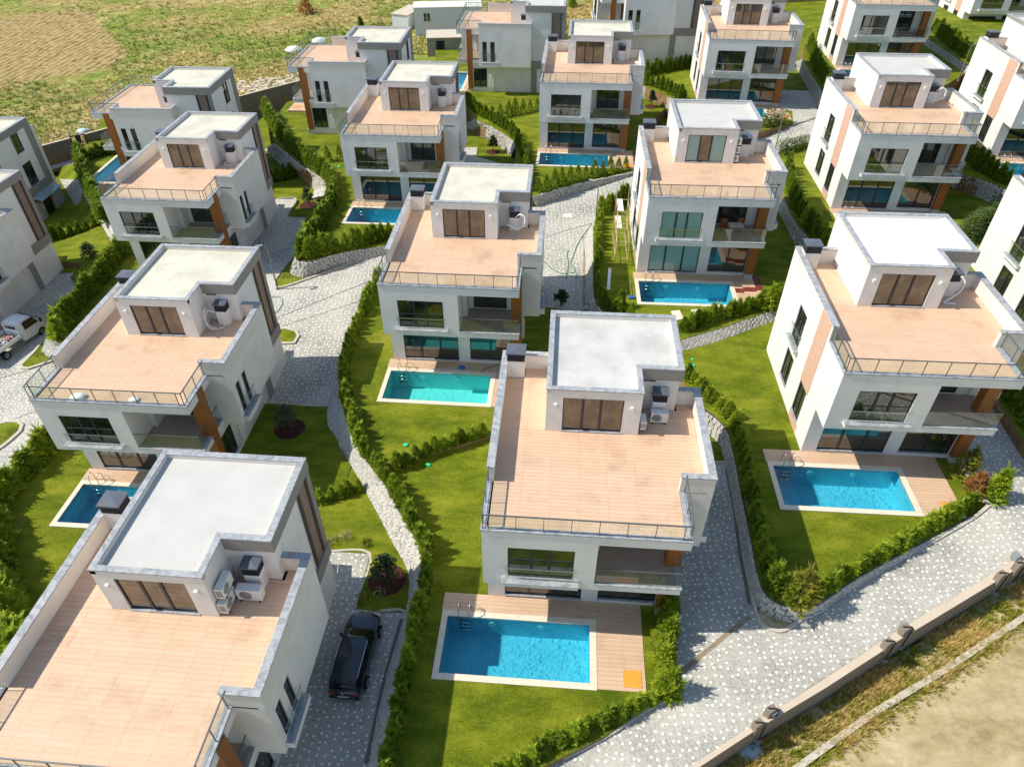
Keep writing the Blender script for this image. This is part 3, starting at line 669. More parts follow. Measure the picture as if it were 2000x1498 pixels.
# ------------------------------------------------------------------ pools
def make_pool(k, ox, label, fine_, green=False, deckw=9.15, y_off=0):
    root = empty('swimming_pool', L2W(k, 0, y_off, 0), yaw(k)); tag(root, label, 'pool', 'garden pools of the villas')
    x0, x1, y0, y1 = ox, ox+7.05, -2.85, .48; a, b2, c, d = x0+.27, x1-.30, -2.56, .19
    mm = m_mosaic_g if green else m_mosaic; dp = -1.35
    B = MB()
    B.poly([(a, c, dp), (b2, c, dp), (b2, d, dp), (a, d, dp)])
    B.poly([(a, c, dp), (b2, c, dp), (b2, c, .0), (a, c, .0)]); B.poly([(a, d, dp), (b2, d, dp), (b2, d, .0), (a, d, .0)])
    B.poly([(a, c, dp), (a, d, dp), (a, d, .0), (a, c, .0)]); B.poly([(b2, c, dp), (b2, d, dp), (b2, d, .0), (b2, c, .0)])
    B.build('basin', mm, root)
    q = MB(); q.poly([(a, c, -.10), (b2, c, -.10), (b2, d, -.10), (a, d, -.10)]); q.build('water', m_water_g if green else m_water, root)
    C = MB()
    for (u0, u1, v0, v1) in ((x0, x1, y0, c), (x0, x1, d, y1), (x0, a, c, d), (b2, x1, c, d)):
        if u1-u0 > v1-v0:
            n_ = 12
            for i in range(n_): C.box(u0+(u1-u0)*i/n_+.004, u0+(u1-u0)*(i+1)/n_, v0, v1, -.12, .035)
        else:
            n_ = 5
            for i in range(n_): C.box(u0, u1, v0+(v1-v0)*i/n_+.004, v0+(v1-v0)*(i+1)/n_, -.12, .035)
    C.build('coping', m_coping_cream, root)
    q = MB(); dx0, dx1 = x0-.04, x0-.04+deckw
    q.box(dx0, dx1, y1, 1.41, -.3, .0)
    if deckw > 8: q.box(x1, dx1, y0+.08, y1, -.3, .0)
    dk = q.build('deck', m_grout, root)
    rects = plank_rects(dx0, dx1, y1+.01, 1.41) + plank_rects(x1+.01, dx1, y0+.09, y1)
    if k == 'H9': rects = plank_rects(dx0, x1, y1+.01, 1.41) + plank_rects(x1+.01, dx1, y0+.09, 1.41, .30, .2)
    if fine_:
        for (x, y, w_, h_) in rects:
            o = obj('deck_tile', DT, dk, (x+.003, y+.004, .018), None, ((w_-.006)/1.194, (h_-.008)/.192, 1))
            if k == 'H9' and x > 6.8 and (abs(y+.75-.22*(x-7)) < .30 or (x > 8.15 and y > -.4) or (x > 7.9 and .9 < y)):
                o.material_slots[0].link = 'OBJECT'; o.material_slots[0].material = m_deckbrown
    else:
        q = MB()
        for (x, y, w_, h_) in rects: q.box(x+.003, x+w_-.003, y+.004, y+h_-.004, .0, .018)
        tag(q.build('deck_tile', m_deck, dk), kind='stuff')
    if deckw > 8: q = MB(); q.box(dx1-.95, dx1-.17, -2.62, -1.84, .019, .04); q.build('hatch', m_hatch, root)
    L = MB()
    for xx in (a+.52, a+1.02):
        L.tube([(xx, .62, .03), (xx, .60, .55), (xx, .48, .74), (xx, .30, .74), (xx, .17, .55), (xx, .12, -.1), (xx, .12, -1.0)], .022, 6)
    for z in (-.32, -.6, -.88): L.box(a+.52, a+1.02, .05, .16, z, z+.03)
    L.build('ladder', m_steel, root, True)
    H_ = MB(); H_.tube([(a+1.02, .62, .35), (a+1.35, .62, .35), (a+1.5, .55, .2), (a+1.5, .5, .03)], .015, 5); H_.build('handrail', m_steel, root)
    for xx in (a+2.05, a+4.3):
        q = MB(); n_ = 12
        pts = [(xx+.15*math.cos(t*2*math.pi/n_), d-.012, -.42+.15*math.sin(t*2*math.pi/n_)) for t in range(n_)]; q.poly(pts); q.poly([(p[0], d-.04, p[2]) for p in pts])
        for t in range(n_): q.poly([pts[t], pts[(t+1) % n_], (pts[(t+1) % n_][0], d-.04, pts[(t+1) % n_][2]), (pts[t][0], d-.04, pts[t][2])])
        q.build('pool_light', mat('pale_lamp_lens', (.6, .85, .85), .3, .5), root)
    return root
mb = MB(); mb.box(0, 1.194, 0, .192, -.012, 0); DT = mb.mesh('deck_tile', m_deck)
make_pool('H1', -2.02, 'bright blue pool in front of the nearest middle villa, ladder at its back left corner', 1)
make_pool('H2', -2.02, 'blue pool with shadowed left end, before the salmon striped villa', 1)
make_pool('H4', -.15, 'deep blue pool at the left, partly hidden behind the black chimney cowl', 1)
make_pool('H5', -.22, 'milky turquoise pool at the centre with a blue brush lying behind it', 1, True)
make_pool('H9', -.22, 'blue pool beside the dark red checkered deck and the pale stepping slabs', 1)
make_pool('H6', -.15, 'small blue pool in the upper left middle above the curved stone wall', 0)
make_pool('H8', -.1, 'narrow blue pool at the top middle behind cone shaped shrubs', 0)
make_pool('H10', -.1, 'pool of the upper right villa, mostly hidden behind the glaring white roof', 0)
make_pool('H11', -.1, 'green tinted pool corner behind a laurel bush below the top edge', 0)
make_pool('H13', -.1, 'blue pool corner at the upper right edge beside a dark hedge', 0)
make_pool('H12', -.1, 'pool sliver below the villa at the top right', 0)
make_pool('H15', -.1, 'pool beneath the farthest villa in the top right corner', 0)
make_pool('R1', 2.0, 'blue pool at the upper left between the hedge and the side-on villa', 0, False, 7.2)
make_pool('R3', 1.3, 'strip of blue pool left of the side-on villa at the top middle', 0, False, 7.2)
g = empty('pool_deck', L2W('R2', 0, 0, 0), yaw('R2')); q = MB(); q.box(-1, 2.0, -3.2, 1.40, -.3, .012); q.build('deck', m_deck, g); q = MB(); q.box(.3, 1.1, -2.9, -2.1, .02, .04); q.build('hatch', m_hatch, g); tag(g, 'tan deck with orange hatch beside the hedge at the sheeted side-on villa', 'deck')

# ------------------------------------------------------------------ ground regions
def smooth(pts, k=4):
    out = []
    for i in range(len(pts)-1):
        p0 = pts[max(i-1, 0)]; p1 = pts[i]; p2 = pts[i+1]; p3 = pts[min(i+2, len(pts)-1)]
        for t in range(k):
            t /= k; out.append(tuple(.5*((2*b_)+(-a_+c_)*t+(2*a_-5*b_+4*c_-d_)*t*t+(-a_+3*b_-3*c_+d_)*t**3) for a_, b_, c_, d_ in zip(p0, p1, p2, p3)))
    out.append(pts[-1]); return out
POOLR = {}
def pool_hole(k, ox, y_off=0):
    return [L2W(k, x, y+y_off, 0) for x, y in ((ox+.2, -2.63), (ox+6.82, -2.63), (ox+6.82, .26), (ox+.2, .26))]
HOLES = {'H1': -2.02, 'H2': -2.02, 'H4': -.15, 'H5': -.22, 'H9': -.22, 'H6': -.15, 'H8': -.1, 'H10': -.1, 'H11': -.1, 'H13': -.1, 'H12': -.1, 'H15': -.1, 'R1': 2.0, 'R3': 1.3}
def region(name, pts, pl, m, skirt=2.2, holes=(), side=None, extra=None):
    P = [pix(x, y, pl) for x, y in pts]
    if extra: P += extra
    if not isinstance(pl, tuple) and not callable(pl): pl = (pl, 0, 0)
    loops = [P]
    for k in holes:
        loops.append([Vector((q.x, q.y, rpz(q.x, q.y, pl))) for q in pool_hole(k, HOLES[k])])
    tri = tessellate_polygon([[Vector((q.x, q.y, 0)) for q in lp] for lp in loops])
    fl = [q for lp in loops for q in lp]
    mb = MB(); mb.use(m); k0 = 0; mb.v = [tuple(q) for q in fl]
    if callable(pl):
        bm = bmesh.new(); bv = [bm.verts.new(q) for q in fl]
        for t in tri: bm.faces.new([bv[i] for i in t])
        for k_ in range(4):
            bmesh.ops.subdivide_edges(bm, edges=[e for e in bm.edges if e.calc_length() > 1.6], cuts=1, use_grid_fill=True); bmesh.ops.triangulate(bm, faces=bm.faces)
        for v_ in bm.verts: v_.co.z = rpz(v_.co.x, v_.co.y, pl)
        bm.verts.index_update(); mb.v = [tuple(v_.co) for v_ in bm.verts]; tri = [tuple(v_.index for v_ in f_.verts) for f_ in bm.faces]; fl = [v_.co.copy() for v_ in bm.verts]; bm.free()
    for t in tri:
        a, b2, c = (fl[i] for i in t); nz = (b2-a).to_2d().cross((c-a).to_2d()) if hasattr((b2-a).to_2d(), 'cross') else 0
        mb.f.append(tuple(t) if nz > 0 else tuple(reversed(t))); mb.mi.append(0)
    mb.use(side or m_soil)
    for i in range(len(P)):
        a, b2 = P[i], P[(i+1) % len(P)]
        mb.poly([a, b2, b2-Vector((0, 0, skirt)), a-Vector((0, 0, skirt))])
    o = mb.build(name); tag(o, kind='structure'); return o

# far ground sheet
q = MB(); q.poly([(-3000, -3000, -34), (3000, -3000, -34), (3000, 3000, -34), (-3000, 3000, -34)]); tag(q.build('ground', m_field), kind='structure')
base = [(-160, -30), (120, -30), (120, 140), (-160, 140)]
q = MB(); q.poly([(x, y, rpz(x, y)-3.0) for x, y in base]); tag(q.build('subsoil', m_soil), kind='structure')
def w(x, y, p, dz=0): return Vector((x, y, rpz(x, y, p)+dz))
FP = (-31.0, .069, .037)
edge = [(-500, 470), (60, 322), (100, 312), (150, 299), (215, 279), (330, 245), (470, 211), (575, 188), (700, 158), (790, 136), (860, 122), (1060, 52), (1180, 38), (1500, -10), (2300, -60)]
region('field', edge, FP, m_field, 3, extra=[w(400, 420, FP), w(-420, 420, FP), w(-420, 60, FP)])
FP2 = (-30.985, .069, .037)
def rag(P, k=6, a=2.2):
    S = smooth(P+[P[0]], k)[:-1]; r_ = random.Random(3); return [(x+r_.uniform(-a, a), y+r_.uniform(-a, a)*.7) for x, y in S]
region('ploughed_patch', rag([(-60, 62), (60, 25), (172, 22), (190, 48), (232, 84), (246, 112), (200, 135), (120, 150), (40, 164), (-60, 172)]), FP2, m_straw, .01)
# compound filler lawn
FL = (-32.3, .069, .037)
region('lower_ground', [(-500, 600), (60, 330), (330, 250), (790, 140), (1500, -5), (2300, -40), (2300, 900), (1900, 1100), (1300, 1560), (-500, 1700)], FL, m_lawn, 1)
# roads
cob = m_cobble; sk = m_kerb
region('road', [(520, 786), (641, 791), (650, 765), (662, 745), (663, 719), (677, 689), (686, 658), (704, 617), (735, 556), (900, 560), (1062, 560), (1062, 600), (1147, 603), (1148, 470), (1152, 450), (1163, 436), (1167, 415), (1219, 392),
     (1300, 400), (1420, 340), (1520, 298), (1532, 289), (1578, 278), (1640, 262), (1640, 225), (1592, 231), (1549, 242), (1480, 259), (1237, 340), (1136, 371), (1039, 401), (900, 440), (800, 478), (745, 496), (695, 512), (626, 537), (560, 560), (541, 563), (538, 546),
     (585, 487), (597, 426), (561, 423), (579, 389), (540, 389), (470, 392), (450, 560), (480, 640)], RB, cob, 1.2, side=sk)
region('road', [(700, 2200), (870, 1750), (1040, 1510), (1180, 1440), (1254, 1391), (1312, 1357), (1315, 1329), (1311, 1290), (1306, 1200), (1290, 1120), (1380, 905), (1420, 903), (1428, 950), (1440, 1000), (1451, 1078), (1470, 1169), (1482, 1211), (1500, 1227), (1524, 1233), (1550, 1221), (1594, 1187),
     (1686, 1134), (1756, 1095), (1826, 1055), (1896, 1015), (1928, 990), (1985, 1000), (2150, 930), (2700, 620), (2700, 655), (2200, 960), (2000, 1082), (1752, 1232), (1600, 1330), (1473, 1413), (1345, 1498), (1200, 1592), (960, 1750), (760, 2200)], RQ, cob, 2.0, side=sk)
region('driveway', [(1946, 774), (2000, 862), (2075, 965), (2010, 1010), (1928, 985), (1890, 930), (1850, 880), (1850, 760)], -27.80, cob, 1.5, side=sk)
region('driveway', [(520, 1078), (643, 1077), (723, 1081), (701, 1160), (694, 1188), (742, 1194), (792, 1196), (778, 1255), (764, 1300), (751, 1356), (739, 1408), (724, 1498), (708, 1620), (630, 2200), (100, 2200), (420, 1640), (480, 1300)], -30.66, cob, 1.5, side=sk)
RPL = (-30.28, .069, 0)
region('road', [(120, 512), (165, 513), (137, 541), (161, 543), (104, 610), (92, 659), (93, 682), (60, 705), (42, 716), (54, 722), (92, 712), (130, 690), (150, 780), (110, 862), (60, 915), (0, 970), (-200, 1120), (-400, 1000), (-400, 500), (20, 540)], RPL, cob, 1.5, side=sk)
region('driveway', [(1500, 175), (1580, 178), (1598, 216), (1594, 232), (1549, 242), (1548, 217), (1522, 210)], -25.83, cob, .6, side=sk)
region('driveway', [(905, 288), (933, 288), (930, 306), (978, 320), (985, 335), (880, 335)], -28.60, cob, .6, side=sk)
region('path', [(60, 330), (96, 317), (150, 303), (200, 289), (205, 296), (150, 317), (102, 331), (70, 345)], (-31.6, .069, .037), mat('pale_paving', (.5, .47, .42), .8, .2, noise=(5, .12)), .4)
# lawns
def lawn(pts, z, holes=()): return region('lawn', pts, z, m_lawn, 2.2, holes)
lawn([(735, 556), (704, 617), (686, 658), (677, 689), (664, 719), (661, 745), (668, 790), (682, 840), (700, 873), (735, 922), (766, 906), (962, 850), (1310, 820), (1310, 700), (1180, 640), (1150, 608), (1062, 600), (1062, 560), (1000, 480), (800, 480)], -28.93, ['H5'])
lawn([(735, 922), (752, 945), (774, 986), (801, 1031), (816, 1052), (825, 1084), (824, 1127), (821, 1180), (815, 1200), (800, 1234), (787, 1295), (776, 1358), (760, 1426), (746, 1498), (728, 1620), (640, 2200), (690, 2200), (865, 1750), (1038, 1508), (1180, 1438), (1254, 1389), (1311, 1355), (1313, 1329),
      (1309, 1290), (1302, 1200), (1290, 1100), (1380, 907), (1418, 904), (1415, 885), (1403, 850), (1385, 820), (1370, 790), (1345, 750), (1320, 700), (1310, 820), (962, 850), (766, 906)], -29.17, ['H1'])
lawn([(1330, 684), (1332, 740), (1350, 770), (1375, 798), (1394, 810), (1414, 830), (1424, 846), (1432, 880), (1440, 916), (1448, 960), (1454, 973), (1468, 1057), (1482, 1127), (1496, 1159), (1517, 1176), (1545, 1185), (1573, 1185), (1601, 1176), (1636, 1152), (1686, 1120), (1756, 1082), (1826, 1045),
      (1890, 1010), (1925, 985), (1890, 930), (1860, 882), (1850, 860), (1800, 600), (1560, 480), (1500, 600), (1490, 634), (1434, 655), (1380, 673)], -27.92, ['H2'])
lawn([(380, 1000), (430, 900), (480, 790), (520, 788), (640, 793), (641, 810), (647, 834), (659, 853), (668, 873), (680, 896), (697, 922), (714, 956), (731, 984), (748, 1014), (765, 1048), (782, 1078), (799, 1110), (804, 1138), (799, 1180), (792, 1195), (742, 1193), (694, 1187), (701, 1160), (723, 1080), (643, 1076), (500, 1070)], -30.63)
lawn([(1163, 436), (1160, 444), (1160, 512), (1160, 562), (1163, 586), (1171, 601), (1183, 611), (1240, 640), (1329, 664), (1362, 654), (1416, 638), (1452, 625), (1488, 613), (1540, 590), (1566, 478), (1548, 454), (1534, 420), (1523, 396), (1530, 320), (1520, 300), (1420, 342), (1300, 402), (1219, 394), (1167, 417)], -27.53, ['H9'])
lawn([(1578, 278), (1532, 290), (1520, 299), (1525, 340), (1533, 388), (1546, 420), (1560, 442), (1582, 468), (1640, 540), (1900, 540), (2050, 420), (1960, 386), (1878, 351), (1800, 300), (1700, 240), (1640, 262)], -26.34, ['H10'])
lawn([(1878, 340), (1928, 355), (1966, 371), (2100, 430), (2150, 150), (1960, 200), (1890, 250), (1860, 300)], -24.92, ['H13'])
lawn([(1960, 730), (1946, 774), (2000, 862), (2080, 965), (2700, 620), (2700, 400), (2050, 540), (1890, 500), (1900, 600)], -27.05)
lawn([(1039, 384), (1136, 357), (1235, 337), (1245, 260), (1302, 209), (1254, 185), (1262, 140), (1200, 60), (1000, 50), (850, 90), (850, 190), (880, 205), (905, 202), (930, 235), (955, 245), (986, 263), (1004, 277), (1010, 300), (1000, 330), (1010, 370)], -27.11, ['H8', 'R3'])
lawn([(1262, 140), (1255, 168), (1312, 192), (1345, 220), (1480, 259), (1549, 241), (1548, 217), (1522, 209), (1500, 175), (1580, 178), (1560, 122), (1480, 40), (1330, 70)], -25.88, ['H11'])
lawn([(1568, 118), (1612, 190), (1660, 250), (1760, 220), (1886, 143), (1811, 86), (1790, 20), (1620, 20), (1570, 80)], -24.42, ['H12'])
lawn([(1813, 77), (1850, 101), (1890, 128), (1960, 180), (2150, 150), (2100, -30), (1830, -10)], -23.7)
lawn([(536, 281), (587, 321), (616, 339), (644, 362), (640, 384), (620, 430), (590, 480), (579, 503), (590, 508), (604, 510), (630, 503), (680, 490), (750, 480), (850, 450), (1000, 410), (1012, 372), (1000, 330), (1008, 300), (1000, 298), (948, 259), (930, 245), (903, 205), (880, 150), (700, 160), (560, 200), (530, 240)], -28.69, ['H6'])
lawn([(530, 289), (584, 332), (603, 357), (633, 384), (620, 430), (590, 480), (540, 546), (538, 546), (597, 427), (561, 424), (579, 388), (540, 388), (470, 385), (420, 300), (520, 225)], -30.53)
lawn([(93, 660), (117, 668), (140, 700), (108, 860), (60, 915), (0, 970), (-200, 1120), (-200, 1620), (100, 1560), (400, 1120), (480, 900), (480, 700), (300, 520), (268, 500), (240, 480), (200, 545), (150, 600)], -30.70, ['H4'])
lawn([(203, 417), (224, 452), (240, 478), (265, 500), (300, 520), (460, 470), (420, 300), (380, 250), (210, 210), (162, 300), (165, 345), (171, 362)], -30.56, ['R1'])
def plane3(*P):
    a, b2, c = (pix(*p)-Vector((0, 0, ZO)) for p in P); n_ = (b2-a).cross(c-a)
    return ((n_.x*a.x+n_.y*a.y)/n_.z+a.z, -n_.x/n_.z, -n_.y/n_.z)
LA = plane3((123, 381, -33.42), (196, 431, -31.7), (104, 335, -33.2)); LB = plane3((110, 500, -32.6), (221, 473, -31.7), (130, 560, -32.6))
LAu = (LA[0]+.04, LA[1], LA[2])
region('driveway', [(60, 372), (110, 350), (160, 351), (161, 372), (158, 392), (116, 433), (80, 440)], LAu, cob, .6, side=sk)
region('lawn', [(60, 455), (110, 450), (170, 446), (206, 440), (196, 431), (176, 400), (166, 378), (160, 330), (150, 318), (100, 332), (60, 350)], LA, m_lawn, 2.2)
region('lawn', [(85, 505), (120, 512), (165, 513), (137, 541), (165, 545), (236, 492), (221, 473), (206, 441), (170, 446), (110, 450)], LB, m_lawn, 2.2)
# road islands with kerbs
def ribbon(name, pts, pl, width, m, h=.1, kind='structure', dz=0, closed=False):
    P = [pix(x, y, pl) + Vector((0, 0, dz)) for x, y in pts]; mb = MB(); n_ = len(P)
    L_, R_ = [], []
    for i, p in enumerate(P):
        a = P[i-1] if (i or closed) else p; b2 = P[(i+1) % n_] if (i < n_-1 or closed) else p
        d = (b2-a); d.z = 0; d.normalize(); nn = Vector((-d.y, d.x, 0))*width/2
        L_.append(p+nn); R_.append(p-nn)
    up = Vector((0, 0, h)); dn = Vector((0, 0, -.25))
    for i in range(n_ if closed else n_-1):
        j = (i+1) % n_
        mb.poly([L_[i]+up, R_[i]+up, R_[j]+up, L_[j]+up]); mb.poly([L_[i]+dn, L_[i]+up, L_[j]+up, L_[j]+dn]); mb.poly([R_[i]+up, R_[i]+dn, R_[j]+dn, R_[j]+up])
    if not closed:
        for i in (0, n_-1): mb.poly([L_[i]+dn, R_[i]+dn, R_[i]+up, L_[i]+up])
    return tag(mb.build(name, m), kind=kind)
RPL2 = (-30.22, .069, 0)
def island(pts, pl):
    region('verge', pts, (RBo(.07) if callable(pl) else (pl[0]+.07, pl[1], pl[2])), m_lawn, .3); ribbon('kerb', pts, pl, .22, m_kerb, .12, closed=True)
island([(92, 660), (66, 690), (42, 714), (44, 720), (56, 721), (78, 714), (108, 704), (125, 690), (117, 676)], RPL)
island([(-60, 845), (0, 828), (18, 824), (36, 825), (44, 831), (40, 843), (22, 860), (4, 874), (-60, 915)], RPL)
island([(545, 644), (560, 643), (578, 648), (583, 657), (575, 671), (552, 672), (540, 668), (535, 650)], RB)
region('verge', [(585, 487), (597, 427), (600, 450), (572, 540), (600, 543), (650, 524), (695, 511), (745, 495), (740, 488), (620, 533), (560, 559), (543, 560), (541, 547)], RBo(.04), m_lawn, .3)
region('verge', [(1481, 1180), (1484, 1208), (1502, 1225), (1524, 1230), (1550, 1218), (1575, 1196), (1545, 1192), (1510, 1180)], RQo(.04), m_gravel, .3)
kb = lambda pts, pl=RB, w_=.16, h=.12, m=m_kerb: ribbon('kerb', smooth(pts), pl, w_, m, h)
kb([(541, 563), (560, 560), (626, 537), (695, 512), (745, 496), (820, 472)])
kb([(1039, 401), (1136, 371), (1180, 357), (1237, 340)], w_=.3)
kb([(1475, 261), (1549, 242), (1592, 231)])
kb([(1040, 1508), (1180, 1440), (1254, 1391), (1312, 1357), (1315, 1329)], RQ, w_=.18, h=.14)
kb([(1420, 903), (1428, 950), (1440, 1000), (1451, 1078), (1470, 1169), (1482, 1211), (1500, 1227), (1524, 1233), (1550, 1221), (1594, 1187), (1686, 1134), (1756, 1095), (1826, 1055), (1896, 1015), (1930, 988)], RQ, w_=.16, h=.10)
kb([(1167, 415), (1163, 436), (1152, 450), (1148, 470), (1146, 530), (1146, 603), (1062, 600)], w_=.22)
kb([(520, 787), (641, 792), (650, 765), (661, 745)], h=.06)
kb([(643, 1077), (723, 1081), (701, 1160), (694, 1188)], -30.66, .12, .06)
kb([(742, 1194), (792, 1196), (778, 1255), (764, 1300), (751, 1356), (739, 1408), (724, 1498), (712, 1600)], -30.66, .14, .08)
kb([(540, 389), (579, 389), (561, 423), (597, 426)], RB, .1, .05)
kb([(1380, 904), (1420, 903)], RQ, h=.06)
kb([(1946, 774), (2000, 862), (2100, 1010)], -27.80, .12, .06)
m_drain = mat('drain_groove', (.075, .07, .062), .9, .1); m_wet = mat('soil_strip', (.27, .215, .15), .95, .1, noise=(3, .3))
dr = lambda pts, pl=RB, w_=.07, m=m_drain: ribbon('drain_channel', pts, pl, w_, m, .006)
dr([(541, 621), (620, 590), (695, 560), (740, 543)]); dr([(552, 637), (640, 609), (720, 582)], m=mat('faint_groove', (.16, .15, .13), .9, .1)); dr([(1064, 464), (1110, 449), (1155, 437)], m=MATS['faint_groove'])
dr([(1552, 244), (1592, 233)]); dr([(0, 739), (28, 731), (53, 724)], RPL, m=MATS['faint_groove']); dr([(30, 818), (69, 803), (90, 795)], RPL, m=MATS['faint_groove'])
dr([(1316, 1327), (1360, 1290), (1420, 1240), (1464, 1206)], RQ, w_=.26, m=m_wet)
dr([(1420, 915), (1436, 1000), (1446, 1078), (1465, 1180)], RQ, w_=.22, m=MATS['faint_groove'])
dr([(785, 1208), (770, 1260), (748, 1340), (716, 1490)], -30.655, .2, MATS['faint_groove']); dr([(1141, 462), (1141, 530), (1141, 598)], w_=.14, m=m_wet)

# ------------------------------------------------------------------ stone retaining walls
STONES = []
for s_ in range(4):
    mb = MB(); e = .08; rr = random.Random(s_)
    pts = []
    for z in (0, 1):
        for (x, y) in ((0, 0), (1, 0), (1, 1), (0, 1)): pts.append((x*(1-2*e*rr.random())+e*rr.random(), y*(1-.2*rr.random()), z*(1-e*rr.random())+e*.3))
    mb.v = pts; mb.f = [(0, 3, 2, 1), (4, 5, 6, 7), (0, 1, 5, 4), (1, 2, 6, 5), (2, 3, 7, 6), (3, 0, 4, 7)]; mb.mi = [0]*6
    STONES.append(mb.mesh('stone', m_stone))
def resample(P, n_):
    d = [0]
    for a, b2 in zip(P, P[1:]): d.append(d[-1]+(b2-a).length)
    out = []
    for i in range(n_):
        t = d[-1]*i/(n_-1); j = max(k for k in range(len(d)) if d[k] <= t+1e-9); j = min(j, len(P)-2)
        f = (t-d[j])/max(1e-9, d[j+1]-d[j]); out.append(P[j].lerp(P[j+1], f))
    return out
def stone_wall(label, top, bot, zt, zb, nmax=300, course=.13, slen=.34, split=False):
    T = [pix(x, y, zt) for x, y in smooth(top)]; B_ = [pix(x, y, zb) for x, y in smooth(bot)]
    n_ = 60; T = resample(T, n_); B_ = resample(B_, n_)
    root = empty('retaining_wall', B_[n_//2]); tag(root, label, 'stone wall', 'dry stone retaining walls between the plots'); off = B_[n_//2]
    T = [p-off for p in T]; B_ = [p-off for p in B_]
    # depth direction: from bottom edge towards the top edge horizontally (batter); backing
    mb = MB(); inn = []
    for i in range(n_):
        a = B_[max(i-1, 0)]; b2 = B_[min(i+1, n_-1)]; d = (b2-a); d.z = 0; d.normalize(); nn = Vector((-d.y, d.x, 0)); inn.append(nn)
    P2 = resample([pix(x, y, zt) for x, y in smooth(bot)], n_)   # which side the face looks to
    side = 1 if sum((T[i]-(P2[i]-off)).to_2d().dot(inn[i].to_2d()) for i in range(n_)) > 0 else -1
    for i in range(n_):                                  # keep a small batter everywhere
        dd = (T[i]-B_[i]).to_2d().dot(inn[i].to_2d())*side
        if dd < .10: B_[i] = B_[i]-inn[i]*side*(.10-dd)
    for i in range(n_): T[i] = T[i]-inn[i]*side*.09; B_[i] = B_[i]-inn[i]*side*.09
    for i in range(n_-1):
        k0, k1 = inn[i]*side*.05, inn[i+1]*side*.05
        mb.poly([B_[i]+k0-Vector((0, 0, .4)), B_[i+1]+k1-Vector((0, 0, .4)), T[i+1]+k1, T[i]+k0]); mb.poly([T[i]+k0, T[i+1]+k1, T[i+1]+inn[i+1]*side*.34, T[i]+inn[i]*side*.34])
    mb.build('wall_core', m_stone_joint, root)
    length = sum((B_[i+1]-B_[i]).length for i in range(n_-1))
    hmax = max((T[i].z-B_[i].z) for i in range(n_))
    hmean = sum(max(.1, (T[i]-B_[i]).length) for i in range(n_))/n_
    nc = max(2, round(hmean/course)); cnt = 0; allst = MB(); cells = []
    for c in range(nc):
        u = random.random()*slen*-1
        while u < length:
            w_ = slen*random.uniform(.7, 1.35); a = max(0, u); b2 = min(length, u+w_-.025); u += w_
            if b2-a > .08: cells.append((c, a, b2))
    random.shuffle(cells)
    def pt(f, g):
        x = f*(n_-1); i = min(int(x), n_-2); f2 = x-i
        return B_[i].lerp(B_[i+1], f2).lerp(T[i].lerp(T[i+1], f2), g), inn[i]*side
    for (c, a, b2) in cells:
        g0, g1 = (c+.06)/nc, (c+.94)/nc
        p0, nn = pt(a/length, g0); p1, _ = pt(b2/length, g0); p2, _ = pt(a/length, g1)
        X = p1-p0; Z = p2-p0
        if Z.length < .03: continue
        dep = .12 + random.random()*.03; Y = nn*dep; out = -nn*random.uniform(.0, .035)
        Mx = Matrix(((X.x, Y.x, Z.x, p0.x+out.x), (X.y, Y.y, Z.y, p0.y+out.y), (X.z, Y.z, Z.z, p0.z+out.z), (0, 0, 0, 1)))
        if cnt < nmax:
            o = obj('stone', random.choice(STONES), root); o.matrix_local = Mx; cnt += 1
        else:
            k = len(allst.v); me = random.choice(STONES)
            allst.v += [tuple(Mx @ v.co) for v in me.vertices]
            for p in me.polygons: allst.f.append(tuple(k+i for i in p.vertices)); allst.mi.append(0)
    if allst.v:
        tag(allst.build('stone', m_stone, root), kind='stuff')
    return root
stone_wall('long pale stone retaining wall curving down beside the car driveway', [(661, 743), (672, 790), (684, 835), (700, 873), (737, 926), (752, 945), (774, 986), (801, 1031), (816, 1052), (825, 1084), (824, 1127), (819, 1180), (800, 1250), (787, 1295), (776, 1358), (760, 1426), (746, 1498), (730, 1580)],
    [(659, 745), (646, 787), (641, 812), (647, 834), (659, 853), (668, 873), (697, 922), (731, 984), (748, 1014), (765, 1048), (782, 1078), (799, 1110), (803, 1138), (799, 1180), (783, 1240), (764, 1300), (751, 1356), (739, 1408), (724, 1498), (708, 1580)], -29.1, -30.62, 300, .13, .26)
stone_wall('stone retaining wall curving round the tip of the right hand garden above the cobbled road', [(1350, 772), (1375, 800), (1394, 812), (1414, 832), (1424, 848), (1432, 880), (1440, 916), (1448, 960), (1468, 1057), (1482, 1127), (1496, 1159), (1517, 1176), (1545, 1185), (1573, 1185), (1601, 1176), (1636, 1152), (1686, 1120), (1756, 1082), (1826, 1045), (1895, 1008)],
    [(1360, 800), (1380, 820), (1390, 834), (1402, 846), (1411, 860), (1418, 890), (1424, 916), (1434, 960), (1455, 1064), (1470, 1145), (1482, 1170), (1508, 1196), (1545, 1209), (1573, 1207), (1604, 1188), (1640, 1165), (1690, 1130), (1760, 1092), (1830, 1052), (1897, 1013)], -27.93, RQ, 300, .16, .34)
stone_wall('stone wall in strips beside the cobbled driveway with the green hoses', [(1160, 444), (1160, 480), (1160, 512), (1160, 562), (1163, 586), (1171, 601), (1183, 611), (1200, 620)], [(1150, 456), (1148, 485), (1148, 526), (1147, 570), (1147, 590), (1149, 606), (1160, 622), (1180, 634)], -27.54, RB, 200, .15, .3)
stone_wall('dark jointed stone wall between the teal curtained villa and the big lawn below it', [(1300, 673), (1329, 664), (1362, 654), (1416, 638), (1452, 625), (1488, 613), (1540, 596)], [(1302, 692), (1331, 685), (1380, 672), (1434, 654), (1488, 634), (1540, 616)], -27.54, -27.93, 200, .13, .42)
